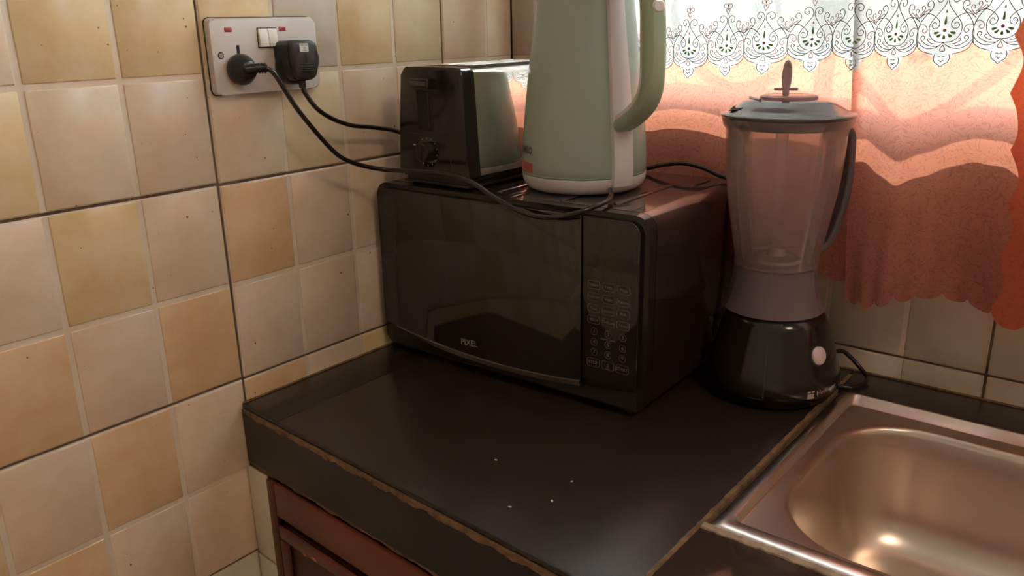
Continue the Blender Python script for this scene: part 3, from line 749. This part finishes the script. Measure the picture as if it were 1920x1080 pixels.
# round speed knob with dark slot above
bm = bmesh.new(); p = bsurf(47, .0700, .0); n_ = (bsurf(47, .070, .01)-p); n_ = (Vector((n_.x, n_.y, 0)).normalized()+Vector((0, 0, .30))).normalized(); tx = Vector((0, 0, 1)).cross(n_).normalized(); ty = n_.cross(tx)
b2 = bmesh.new(); lathe(b2, [(0, .0050), (.0085, .0046), (.0108, .0030), (.0112, -.002), (0, -.002)], 0, 0, 32)
for v in b2.verts: v.co.y *= 1.02
merge(bm, b2, 0, frame4(p, tx, ty, n_)); bp_(bm, 'speed_knob', 'pinkbtn')
bm = bmesh.new(); b2 = bmesh.new(); lathe(b2, [(0, .0010), (.0128, .0010), (.0138, -.001)], 0, 0, 32); merge(bm, b2, 0, frame4(p, tx, ty, n_)); bp_(bm, 'knob_surround', 'blackmat')
bm = bmesh.new(); sweep(bm, [bsurf(46, z, .0002) for z in (.084, .090, .095, .101)], rrect(.0012, .0075, .0005, 2), upv=tuple(n_)); bp_(bm, 'knob_pointer_groove', 'hole')
bm = bmesh.new(); sweep(bm, [bsurf(-2, z, .0001) for z in (.020, .032, .050, .068, .085)], circ(.0007, 6)); bp_(bm, 'panel_edge', 'plugface')
bm = bmesh.new(); sweep(bm, [bsurf(a, .0175+.0*a, .0001) for a in (-14, -10, -6, -2)], circ(.0006, 6)); bp_(bm, 'panel_edge', 'plugface')
o = textmesh('Hoffmann', .0085, wrap=bwrap(53.5, .0270, tilt=.07), mat='silver', bold=.00005); reparent(o, bl)
bm = bmesh.new(); f = bwrap(36.5, .0255)
def q4(x0, x1, y0, y1):
    bm.faces.new([bm.verts.new(f(Vector(c))) for c in ((x0, y0, 0), (x1, y0, 0), (x1, y1, 0), (x0, y1, 0))])
q4(-.0045, .0045, -.0055, .0010); q4(-.0045, -.0005, .0022, .0045); q4(.0010, .0045, .0022, .0045)
bp_(bm, 'logo', 'silver')
# collar
cprof = [(.0608, .1125), (.0622, .1130), (.0618, .1148), (.0590, .1180), (.0560, .1300), (.0530, .1450), (.0508, .1600), (.0500, .1680), (.0484, .1680), (.0492, .1600), (.0514, .1450), (.0544, .1300), (.0574, .1180), (.0600, .1148), (.0608, .1125)]
bm = bmesh.new(); lathe(bm, cprof, BC.x, BC.y, 80); co_ = bp_(bm, 'collar', 'collar', ang=60)
for a in (-48, 50):
    bm = bmesh.new(); pts = []
    for s, t in ((-6, .1165), (6, .1165), (7, .1195), (-5, .1215), (-6, .1165)):
        an = math.radians(a+s); d = BT*math.cos(an)+BR*math.sin(an); pts.append(BC+d*(.0590+(.1165-t)*.3+.0006)+Vector((0, 0, t)))
    sweep(bm, pts, circ(.0006, 6)); bp_(bm, 'latch_tab', 'collar', co_)
# jar
jprof_o = [(.0498, .1700), (.0506, .1745), (.0520, .1850), (.0560, .2080), (.0605, .2330), (.0650, .2620), (.0680, .2900), (.0695, .3200), (.0702, .3350), (.0745, .3420), (.0765, .3500)]
jprof = jprof_o + [(r-.0022, z) for r, z in jprof_o[::-1]]
bm = bmesh.new(); lathe(bm, jprof+[(0, .1712)], BC.x, BC.y, 80); jar = bp_(bm, 'jar', 'jar', ang=60)
bm = bmesh.new(); lathe(bm, [(.0500, .1680), (.0512, .1690), (.0512, .1705), (.0500, .1715)], BC.x, BC.y, 80); bp_(bm, 'jar_ring', 'jar', jar)
def jr(z):
    for (r0, z0), (r1, z1) in zip(jprof_o[:-1], jprof_o[1:]):
        if z0 <= z <= z1: return r0+(r1-r0)*(z-z0)/(z1-z0)
    return .05
for a in (-52, 52, 140, 220):
    an = math.radians(a); d = BT*math.cos(an)+BR*math.sin(an)
    bm = bmesh.new(); sweep(bm, [BC+d*(jr(z)-.0030)+Vector((0, 0, z)) for z in np.linspace(.178, .322, 14)], rrect(.0024, .0050, .001, 2), upv=tuple(d)); bp_(bm, 'jar_rib', 'jar', jar)
for k in range(9):
    z = .215+k*.0115
    bm = bmesh.new(); sweep(bm, [BC+(BT*math.cos(math.radians(a))+BR*math.sin(math.radians(a)))*(jr(z)+.0002)+Vector((0, 0, z)) for a in np.linspace(31, 31+(11 if k % 2 else 16), 6)], circ(.00035, 5)); bp_(bm, 'measuring_mark', 'jar', jar)
rr = random.Random(11); bm = bmesh.new()
for k in range(46):
    a = math.radians(rr.uniform(-60, 60)); z = rr.uniform(.19, .325); d = BT*math.cos(a)+BR*math.sin(a)
    b2 = bmesh.new(); bmesh.ops.create_icosphere(b2, subdivisions=1, radius=rr.uniform(.0006, .0014)); merge(bm, b2, 0, Matrix.Translation(BC+d*(jr(z)-.0026)+Vector((0, 0, z))))
o = bp_(bm, 'water_drops', 'drop', jar); o['kind'] = 'stuff'
# blade assembly
bm = bmesh.new(); lathe(bm, [(0, .1725), (.030, .1725), (.028, .176), (.012, .180), (.010, .190), (.004, .193), (0, .194)], BC.x, BC.y, 32); bd = bp_(bm, 'blade_hub', 'blade')
for k in range(4):
    a = math.radians(35+90*k); d = Vector((math.cos(a), math.sin(a), 0)); sdir = Vector((-d.y, d.x, 0)); u_ = .014 if k % 2 else -.002
    bm = bmesh.new(); prism(bm, [(0, -.004), (.024, -.0035), (.031, .0015), (.022, .0035), (0, .004)], 0, .0012, M4=frame4(BC+Vector((0, 0, .188)), (d+Vector((0, 0, u_*25))*.6).normalized(), sdir, (0, 0, 1))); bp_(bm, 'blade', 'blade', bd)
bm = bmesh.new(); lathe(bm, [(0, .1130), (.033, .1130), (.034, .150), (.030, .165), (0, .168)], BC.x, BC.y, 40); bp_(bm, 'drive_coupling', 'stemp', ang=50)
# lid
lprof = [(0, .3375), (.066, .3375), (.0675, .3390), (.0690, .3500), (.0770, .3515), (.0775, .3535), (.0760, .3550), (.0690, .3560), (.0620, .3610), (.0520, .3680), (.0470, .3700), (.0300, .3712), (0, .3712)]
bm = bmesh.new(); lathe(bm, lprof, BC.x, BC.y, 80); lid = bp_(bm, 'lid', 'lid', ang=50)
bm = bmesh.new(); lathe(bm, [(.0335, .3710), (.0330, .3735), (.0310, .3745), (0, .3745)], BC.x, BC.y, 48); bp_(bm, 'measuring_cap', 'stemp', lid, ang=50)
# pouring lip and its dark opening on the left
an = math.radians(-72); d = BT*math.cos(an)+BR*math.sin(an); sdv = Vector((-d.y, d.x, 0))
bm = bmesh.new(); prism(bm, [(-.020, .038), (.020, .038), (.015, .062), (.0, .0705), (-.015, .062)], 0, .0006, M4=frame4(BC+Vector((0, 0, .3568)), sdv, (d-Vector((0, 0, .33))).normalized() if False else d, (0, 0, 1)))
for v in bm.verts:
    rr0 = (Vector((v.co.x, v.co.y, 0))-BC).length
    v.co.z += np.interp(rr0, [.038, .052, .062, .069, .08], [.0134, .0116, .0048, .0002, 0])
bp_(bm, 'pour_opening', 'hole', lid)
bm = bmesh.new(); sweep(bm, [BC+d*r+sdv*t+Vector((0, 0, z)) for r, t, z in ((.040, -.021, .3712), (.040, .021, .3712))], circ(.0016, 8)); bp_(bm, 'pour_flap_edge', 'lid', lid)
# stopper handle on top
q = BC+BR*(-.004)
bm = bmesh.new(); ring = []
for k in range(25):
    a = 2*PI*k/24; ring.append(q+BR*.0040*math.sin(a)+Vector((0, 0, .3965+.0165*-math.cos(a))))
sweep(bm, ring, circ(.0018, 8), cap=False)
pl = [(.0036*math.sin(2*PI*k/24), .0155*-math.cos(2*PI*k/24)) for k in range(24)]
prism(bm, pl, -.0008, .0008, M4=frame4(q+Vector((0, 0, .3965)), BR, (0, 0, 1), BT))
box(bm, q.x-.0035, q.x+.0035, q.y-.0025, q.y+.0025, .3742, .3815, .001, 2)
stp = bp_(bm, 'stopper_handle', P('mauve_stopper', (.42, .30, .32), .3))
bm = bmesh.new(); sweep(bm, [q+BR*t+Vector((0, 0, .3815)) for t in (-.0135, -.008, 0, .008, .0135)], circ(.0016, 8)); bp_(bm, 'cross_guard', P('mauve_stopper_dark', (.36, .25, .27), .3), stp)
bm = bmesh.new(); lathe(bm, [(0, .232), (.0062, .233), (.0070, .25), (.0074, .337), (0, .337)], q.x, q.y, 24); bp_(bm, 'stirring_rod', 'jar')
# handle at the right rear
hd = (BR*.90+H_*.44).normalized()
bm = bmesh.new(); pth = catmull([tuple(BC+hd*r+Vector((0, 0, z))) for r, z in ((.066, .330), (.078, .331), (.0825, .318), (.0840, .285), (.0825, .255), (.0775, .228), (.0710, .206), (.0630, .191), (.0540, .1845))], 6)
sweep(bm, pth, rrect(.019, .0090, .003, 3), upv=tuple(Vector((-hd.y, hd.x, 0)))); bp_(bm, 'handle', 'lid', ang=50)
# mains lead of the blender
bm = bmesh.new(); tube(bm, [tuple(BC+Vector((.040, .058, .030))), (.580, -.030, .034), (.592, -.022, .026), (.606, -.022, .014), (.6185, -.030, .0058), (.620, -.048, .0042), (.612, -.070, .0042), (.600, -.078, .0046), (.585, -.080, .0046)], .0029)
reparent(fin(bm, 'power_cord', 'cord'), bl)

# ------------------------------------------------------------------ wall socket, plugs, cords
so = empty('wall_socket', (0, -.4815, .389)); tag(so, 'white double wall socket with two rocker switches and red neons', 'socket')
SF = frame4((0, -.4830, .4315), (0, 1, 0), (0, 0, 1), (1, 0, 0))
def sp(bm, name, mat, ang=45, par=None):
    o = fin(bm, name, mat, None, True, ang); reparent(o, so)
    if par is not None: o.parent = par; o.matrix_parent_inverse = Matrix.Identity(4)
    return o
bm = bmesh.new(); prism(bm, rrect(.149, .086, .0065, 5), .0008, .0115, M4=SF, bev=.0032); pf = sp(bm, 'faceplate', 'socket', 60)
bm = bmesh.new(); prism(bm, rrect(.151, .088, .0068, 4), .0, .0010, M4=SF); sp(bm, 'back_gasket', 'plugface')
for dx in (-.0115, .0017):
    bm = bmesh.new(); box(bm, dx+.0, dx+.0125, .0095, .0305, .010, .0150, .0008, 2, M4=SF)
    for v in bm.verts:
        if v.co.x > .013: v.co.x += (v.co.z-(.4315+.02))*-.12
    sp(bm, 'rocker_switch', 'rocker')
bm = bmesh.new(); prism(bm, [(-.0125, .0085), (.0153, .0085), (.0153, .0315), (-.0125, .0315)], .0113, .0117, M4=SF); sp(bm, 'switch_surround', 'hole')
for dx in (-.0510, .0240):
    bm = bmesh.new(); box(bm, dx-.0048, dx+.0048, .0273, .0325, .0105, .0124, .0006, 2, M4=SF); sp(bm, 'neon_indicator', 'neon')
bm = bmesh.new(); prism(bm, [(-.0425, .0030), (-.0385, .0030), (-.0385, .0125), (-.0425, .0125)], .0114, .0118, M4=SF); sp(bm, 'earth_slot', 'hole')
for dx in (-.0640, .0640):
    bm = bmesh.new(); b2 = bmesh.new(); lathe(b2, [(0, .0120), (.0026, .0120), (.0030, .0112)], 0, 0, 20); merge(bm, b2, 0, SF @ Matrix.Translation((dx, .0015, 0))); sc = sp(bm, 'screw', 'screw')
    bm = bmesh.new(); b2 = bmesh.new(); lathe(b2, [(.0030, .01185), (.0040, .01165), (.0042, .0113)], 0, 0, 20); merge(bm, b2, 0, SF @ Matrix.Translation((dx, .0015, 0))); box(bm, dx-.0022, dx+.0022, .0011, .0019, .0119, .0122, M4=SF); sp(bm, 'screw_slot', 'hole')
# round europlug on the left
p1 = empty('round_plug', (.0115, -.5255, .415)); tag(p1, 'round black two-pin plug in the left socket outlet', 'plug')
def p1p(bm, name, mat): return reparent(fin(bm, name, mat, None, True, 45), p1)
PF = frame4((.0122, -.5255, .4165), (0, 1, 0), (0, 0, 1), (1, 0, 0))
bm = bmesh.new(); b2 = bmesh.new(); lathe(b2, [(0, .0), (.0165, .0), (.0178, .002), (.0178, .008), (.0160, .012), (.0105, .021), (.0085, .0225), (0, .0228)], 0, 0, 40); merge(bm, b2, 0, PF); p1p(bm, 'plug_body', 'plug')
bm = bmesh.new(); sweep(bm, catmull([tuple(PF @ Vector(p)) for p in ((-.004, .0, .018), (.004, .001, .0225), (.011, .0015, .0265), (.0175, .001, .0300))], 5), circ(.0068, 16), scales=[1-.022*k for k in range(16)]); p1p(bm, 'cable_boss', 'plug')
for t in (.009, .012, .015):
    bm = bmesh.new(); sweep(bm, [tuple(PF @ Vector((t, .0014, .0255+(t-.009)*.45))), tuple(PF @ Vector((t+.0014, .0014, .0262+(t-.009)*.45)))], circ(.0062, 16)); p1p(bm, 'relief_ring', 'plug')
bm = bmesh.new(); box(bm, .0026, .0050, .0075, .0145, .0105, .0150, .0006, 1, M4=PF); p1p(bm, 'key_notch', 'hole')
bm = bmesh.new()
for t in (-.0095, .0095):
    b2 = bmesh.new(); lathe(b2, [(0, 0), (.0024, 0), (.0024, -.0005), (0, -.0005)], 0, 0, 12); merge(bm, b2, 0, PF @ Matrix.Translation((t, 0, 0)))
p1p(bm, 'pin', 'screw')
# square three-pin plug on the right
p2 = empty('square_plug', (.0115, -.450, .400)); tag(p2, 'square black three-pin plug with white sticker in the right socket outlet', 'plug')
def p2p(bm, name, mat, par=None):
    o = reparent(fin(bm, name, mat, None, True, 50), p2)
    if par is not None: o.parent = par; o.matrix_parent_inverse = Matrix.Identity(4)
    return o
QF = frame4((.0120, -.4535, .4235), (0, 1, 0), (0, 0, 1), (1, 0, 0))
def plugpoly(s=1):
    right = [(.0, .0235), (.0130, .0235), (.0180, .0220), (.0203, .0180), (.0205, .0050), (.0201, -.0010), (.0190, -.0060), (.0184, -.0130), (.0160, -.0190), (.0115, -.0225), (.0, -.0232)]
    pts = right + [(-x, y) for x, y in right[::-1][1:-1]]
    return [(x*s, y*s) for x, y in pts[::-1]]
bm = bmesh.new(); prism(bm, plugpoly(1.02), .0, .0270, M4=QF, bev=.0012); b_ = p2p(bm, 'plug_body', 'plug')
bm = bmesh.new(); b2 = bmesh.new(); lathe(b2, [(0, 0), (.0215, 0), (.0228, .002), (.0222, .013), (.018, .017), (0, .017)], 0, 0, 40)
for v in b2.verts: v.co.x *= .95
merge(bm, b2, 0, QF @ Matrix.Translation((-.001, -.006, 0))); p2p(bm, 'finger_flange', 'plug')
bm = bmesh.new(); prism(bm, plugpoly(.96), .0270, .0335, M4=QF, bev=.0035); fcp = p2p(bm, 'plug_face', 'plugface')
bm = bmesh.new(); prism(bm, [(x-.0015+.0, y+.0155) for x, y in rrect(.0130, .0098, .0010, 3)], .0335, .0338, M4=QF); st = p2p(bm, 'sticker', 'label')
for k, s in enumerate(('APPROVED', '13A', 'FUSED')):
    o = textmesh(s, .0024, QF @ frame4((-.0015, .0185-.0030*k, .0340), (1, 0, 0), (0, 1, 0), (0, 0, 1)), mat='ink'); reparent(o, p2); o.parent = st; o.matrix_parent_inverse = Matrix.Identity(4)
for k, (w, y) in enumerate(((.020, -.0035), (.022, -.0065), (.014, -.0095), (.018, -.0120))):
    bm = bmesh.new(); box(bm, -w/2, w/2, y-.0005, y+.0005, .0333, .0340, .0002, 1, M4=QF); p2p(bm, 'grip_ridge', 'plug')
bm = bmesh.new(); sweep(bm, [QF @ Vector(p) for p in ((.001, -.021, .019), (.001, -.026, .020), (.0012, -.032, .021))], circ(.0048, 16), scales=[1.1, 1.0, .85]); p2p(bm, 'cable_boss', 'plug')
# kettle cord, from the round plug across the microwave to the kettle base
kpts = [(.0425, -.508, .4172), (.0475, -.500, .408), (.050, -.4749, .366), (.047, -.4274, .3134), (.047, -.3985, .2938), (.051, -.3624, .2808), (.0693, -.3400, .276), (.126, -.3400, .2798), (.1753, -.3400, .2798), (.212, -.341, .2719), (.2378, -.341, .2606), (.2712, -.340, .2485), (.303, -.339, .2423), (.333, -.336, .2438), (.3591, -.330, .2510), (.3730, -.3050, .2578), (.3700, -.2830, .2584), (.3620, -.2620, .2600), (.348, -.242, .2630)]
bm = bmesh.new(); tube(bm, kpts, .0030, 12); reparent(fin(bm, 'power_cord', 'cord'), ke)
tpts = [(.0330, -.4523, .3915), (.0345, -.4505, .384), (.038, -.4385, .3658), (.036, -.4149, .3509), (.033, -.3808, .3384), (.028, -.3396, .3311), (.026, -.2939, .3211), (.026, -.250, .302), (.026, -.20, .270), (.026, -.15, .2565), (.03, -.08, .2562), (.06, -.0535, .2562)]
bm = bmesh.new(); tube(bm, tpts, .0030, 12); reparent(fin(bm, 'power_cord', 'cord'), to)
bm = bmesh.new(); tube(bm, [(.205, -.085, .2562), (.235, -.072, .2562), (.285, -.060, .2572), (.32, -.058, .2660), (.3518, -.057, .2705), (.38, -.060, .2680), (.4062, -.064, .2610), (.425, -.066, .2562), (.452, -.060, .235), (.458, -.052, .17), (.462, -.045, .09), (.470, -.042, .02), (.480, -.045, .0045), (.50, -.045, .0042)], .0030, 12)
tag(fin(bm, 'loose_cord', 'cord'), 'black cord arching across microwave top behind kettle towards blender jar', 'cord')

# ------------------------------------------------------------------ crumbs
def px_counter(x, y):
    rx = r2*((x-960)/F_PX) + u2*(-(y-540)/F_PX) + fw; t = -CAM.z/rx.z; return CAM+rx*t
for k, (x, y, s, lb) in enumerate(((930, 863, .0016, 'white crumb on counter, nearest to microwave logo'), (1072, 903, .0014, 'white crumb on counter between microwave and counter front edge'), (1035, 940, .0020, 'long pale crumb on counter near front edge'), (956, 951, .0018, 'curled pale crumb on counter closest to front edge'))):
    p = px_counter(x, y); bm = bmesh.new(); bmesh.ops.create_icosphere(bm, subdivisions=1, radius=s)
    for v in bm.verts: v.co = Vector((v.co.x*1.3+.3*v.co.y, v.co.y*.6, v.co.z*.35+s*.33)); v.co *= 1+random.uniform(-.15, .15)
    bmesh.ops.translate(bm, verts=bm.verts, vec=(0, 0, -min(v.co.z for v in bm.verts)))
    o = fin(bm, 'crumb', 'crumb'); o.location = p; o.rotation_euler = (0, 0, k*1.1); tag(o, lb, 'crumb', 'crumbs on the counter')

# ------------------------------------------------------------------ curtains
def lerp(xs, ys): return lambda x: float(np.interp(x, xs, ys))
def smooth_interp(xs, ys):
    g = np.linspace(xs[0], xs[-1], 600); v = np.interp(g, xs, ys); k = np.hanning(75); k /= k.sum()
    vp = np.pad(v, 37, mode='edge'); v = np.convolve(vp, k, 'valid'); return lambda x: float(np.interp(x, g, v))
BORD = [(0, 0), (.08, .0020), (.16, .0038), (.28, .0062), (.31, .0095), (.28, .0125), (.36, .0145), (.55, .0160), (.74, .0185), (.90, .0225), (1.0, .0265)]
BA = [0, .10, .20, .29, .33, .36, .55, .74, .90, 1.0]; BZ = [0, .0018, .0036, .0058, .0120, .0142, .0158, .0185, .0225, .0265]
TH_ = {}
def curtain(name, x0, x1, yf, cents, tipz, hem, ztop, label, mat, edge=None, step=.0014, edge_r=None, embroider=True, cat='curtain'):
    root = empty(name, ((x0+x1)/2, yf((x0+x1)/2, .4), ztop)); tag(root, label, cat, 'window curtains')
    cs = sorted(cents); cus = [(a+b)/2 for a, b in zip(cs[:-1], cs[1:])]
    def local(x):
        i = min(range(len(cs)), key=lambda k: abs(cs[k]-x))
        r = (cus[i]-cs[i]) if i < len(cus) else (cs[i]-cus[i-1]); l = (cs[i]-cus[i-1]) if i > 0 else r
        return (x-cs[i])/(r if x > cs[i] else l), i
    def bord(x):
        a, i = local(x); return tipz(x)+float(np.interp(min(abs(a), 1), BA, BZ))
    xs = np.arange(x0, x1+step*.5, step); nr, nw = 64, 60
    for part, m, rows in (('coloured_panel', mat, nr), ('lace_band', 'cl_white', nw)):
        bm = bmesh.new(); prev = None
        for x in xs:
            b = bord(x); h = hem(x)
            za, zb_ = (h, b) if part == 'coloured_panel' else (b, ztop)
            colv = []
            for k in range(rows+1):
                t = k/rows
                if part == 'lace_band': t = t**1.5
                z = za+(zb_-za)*t; xx = x
                if edge: xx = x+edge(z)*max(0, 1-(x-x0)/.10)
                if edge_r: xx = x+edge_r(z)*max(0, 1-(x1-x)/.08)
                colv.append(bm.verts.new((xx, yf(xx, z), z)))
            if prev:
                for k in range(rows): bm.faces.new((prev[k], colv[k], colv[k+1], prev[k+1]))
            prev = colv
        for f in bm.faces: f.smooth = True
        me = bpy.data.meshes.new(part); bm.to_mesh(me); bm.free(); reparent(link(part, me, m), root)
    if not embroider: return root
    U = .000134
    bms = {'thread': bmesh.new(), 'threadred': bmesh.new(), 'threadgreen': bmesh.new()}
    def ribbon(key, pts, c, L, R, zt, w=.00042, close=False):
        bm = bms[key]
        P2 = catmull([(a, 0, b) for a, b in pts], 4)
        W3 = []
        for p in P2:
            a = p.x/200; x = c + a*(R if a > 0 else L); z = zt+p.z*U; W3.append((x, z))
        prev = None
        for i, (x, z) in enumerate(W3):
            x2, z2 = W3[min(i+1, len(W3)-1)]; x1_, z1_ = W3[max(i-1, 0)]
            d = Vector((x2-x1_, z2-z1_)); d = d.normalized() if d.length > 1e-9 else Vector((1, 0)); n = Vector((-d.y, d.x))*w
            if not (x0+.001 < x < x1-.001): prev = None; continue
            v = [bm.verts.new((x+s*n.x, yf(x, z)-.0007, z+s*n.y)) for s in (-1, 1)]
            if prev: bm.faces.new((prev[0], prev[1], v[1], v[0]))
            prev = v
    def blob(key, pts, c, L, R, zt):
        bm = bms[key]; vs = []
        for a, b in pts:
            a /= 200; x = c+a*(R if a > 0 else L); z = zt+b*U
            if not (x0+.001 < x < x1-.001): return
            vs.append(bm.verts.new((x, yf(x, z)-.0006, z)))
        bm.faces.new(vs)
    CUR = [('thread', [(196, 200), (186, 166), (150, 136), (110, 122), (70, 112)]),
           ('thread', [(52, 108), (58, 80), (48, 48), (24, 30), (0, 6)]),
           ('thread', [(203, 196), (204, 280), (188, 360), (150, 425), (112, 470), (104, 512), (122, 538), (146, 526), (148, 500), (130, 492)]),
           ('thread', [(0, 205), (60, 214), (104, 258), (118, 320), (104, 372), (62, 432), (22, 490), (6, 530), (14, 566), (44, 588), (76, 572), (78, 540), (54, 524), (38, 542), (48, 556)]),
           ('thread', [(205, 400), (160, 434), (112, 432), (62, 396), (42, 358), (54, 324), (84, 318), (98, 344), (80, 368), (62, 352)]),
           ('threadred', [(200, 336), (168, 350), (140, 332), (132, 302), (150, 284), (168, 300), (156, 318)]),
           ('thread', [(36, 176), (92, 178), (140, 200), (172, 236), (160, 262), (142, 248), (152, 230)]),
           ('threadred', [(60, 192), (96, 204), (120, 226), (112, 240), (100, 230)]),
           ('thread', [(0, 204), (46, 168), (110, 156), (164, 182), (198, 228)]),
           ('threadred', [(190, 420), (150, 460), (132, 470), (126, 452), (140, 446)]),
           ('threadred', [(203, 420), (176, 450), (164, 480), (176, 500), (190, 486), (184, 470)]),
           ('threadred', [(0, 186), (14, 160), (18, 142), (6, 132), (0, 140)]),
           ('thread', [(4, 86), (14, 92), (26, 88)]), ('thread', [(0, 46), (10, 60), (22, 56)]),
           ('threadred', [(0, 598), (16, 628), (20, 646), (10, 656), (0, 640)]),
           ('threadred', [(0, 662), (10, 692), (32, 698), (44, 680), (34, 662), (22, 670)])]
    for i, c in enumerate(cs):
        R = (cus[i]-c) if i < len(cus) else (c-cus[i-1]); L = (c-cus[i-1]) if i > 0 else R
        zt = tipz(c)
        if zt > .5: continue
        for key, pts in CUR:
            ribbon(key, pts, c, L, R, zt); ribbon(key, [(-a, b) for a, b in pts], c, L, R, zt)
        ribbon('threadred', [(0, 660), (0, 712)], c, L, R, zt)
        blob('threadgreen', [(0, 345), (9, 356), (9, 380), (3, 415), (-3, 415), (-9, 380), (-9, 356)], c, L, R, zt)
        for an in (200, 232, 270, 308, 340):
            a = math.radians(an); d = (math.cos(a), math.sin(a)); e = (-d[1], d[0]); o0 = (0, 300)
            blob('threadgreen', [(o0[0]+d[0]*r+e[0]*s, o0[1]+d[1]*r*.8+e[1]*s) for r, s in ((38, 0), (52, 8), (76, 12), (86, 0), (76, -12), (52, -8))], c, L, R, zt)
        blob('threadred', [(14*math.cos(t), 302+14*math.sin(t)) for t in np.linspace(0, 2*PI, 9)[:-1]], c, L, R, zt)
        blob('threadred', [(0, 470), (10, 442), (-10, 442)], c, L, R, zt)
    for key, bm in bms.items():
        nm = {'thread': 'brown_embroidery', 'threadred': 'red_embroidery', 'threadgreen': 'green_embroidery'}[key]
        me = bpy.data.meshes.new(nm); bm.to_mesh(me); bm.free(); o = reparent(link(nm, me, key), root); o['kind'] = 'stuff'
    return root
def scallop(x, pitch, depth, ph=0):
    t = ((x-ph)/pitch) % 1; return -depth*(math.sqrt(max(0, 1-(2*t-1)**2)))
# left curtain
yA_ = smooth_interp([.07, .12, .17, .22, .27, .31, .36, .41, .46, .51, .555, .58], [-.030, -.022, -.030, -.022, -.028, -.020, -.022, -.030, -.024, -.026, -.034, -.030])
curtain('curtain', .076, .567, lambda x, z: yA_(x)-.002, [.066, .120, .178, .234, .2879, .3344, .3932, .4441, .5071, .5600, .612],
        lambda x: .3835+(x-.334)*.066, lambda x: .1415+scallop(x, .030, .010, .564), .66,
        'coral curtain with white embroidered border, hanging behind kettle and blender jar', 'cl_orange', edge_r=lambda z: (.48-z)*.068)
# middle curtain
yB_ = smooth_interp([.550, .5575, .585, .60, .63, .66, .70, .735, .77, .80], [-.052, -.048, -.042, -.048, -.064, -.052, -.036, -.037, -.050, -.045])
curtain('curtain', .560, .792, lambda x, z: yB_(x)-.003*math.sin(x*210)*max(0, (.36-z)/.25), [.5608, .6124, .6625, .7168, .772],
        lambda x: .4007+(x-.6124)*.068, lambda x: float(np.interp(x, [.555, .60, .64, .69, .73, .76], [.118, .119, .132, .143, .139, .128]))+scallop(x, .0275, .011, .5585), .66,
        'coral curtain with white embroidered border, hanging right of blender jar', 'cl_orange', edge=lambda z: (.48-z)*.065)
# right curtain with pinked side edge, folded nearer
yC_ = smooth_interp([.72, .75, .78, .84, .90, .96, 1.02, 1.1, 1.2, 1.3, 1.5, 1.7, 1.95], [-.070, -.074, -.066, -.048, -.060, -.040, -.055, -.035, -.050, -.035, -.05, -.035, -.045])
def edgeC(z): return .0045*(2*abs(math.sin((z-.02)*PI/.060))-1) + .0007*math.sin(z*2400) + float(np.interp(z, [.25, .31, .37, .42, .47], [0, -.004, -.014, -.016, -.021]))
curtain('curtain', .757, 1.94, lambda x, z: yC_(x), [.705+.055*k for k in range(23)],
        lambda x: float(np.interp(x, [.7872, .7878], [.60, .410])), lambda x: .128+scallop(x, .030, .010, .757), .66,
        'coral curtain, toned deeper for the shade of doubled cloth, with a scalloped pinked side edge, at the right frame border', 'cl_shaded', edge=edgeC, step=.0022)
# curtain rail
bm = bmesh.new(); sweep(bm, [(.04, -.045, .668), (1.98, -.045, .668)], circ(.008, 14)); box(bm, .05, .06, -.045, .001, 0.663, 0.673); box(bm, 1.96, 1.97, -.045, .001, 0.663, 0.673)
tag(fin(bm, 'curtain_rail', 'iron'), 'thin curtain rail above the window, carrying the coral curtains', 'curtain rail')
# body made up for the added fill lamp, out of view
bm = bmesh.new(); lathe(bm, [(0, 1.64), (.18, 1.645), (.20, 1.66), (.20, 1.699), (0, 1.699)], 1.75, -.75, 40); tag(fin(bm, 'fill_lamp', 'hwhite'), 'round white body of the added fill lamp, on the ceiling out of view', 'lamp')
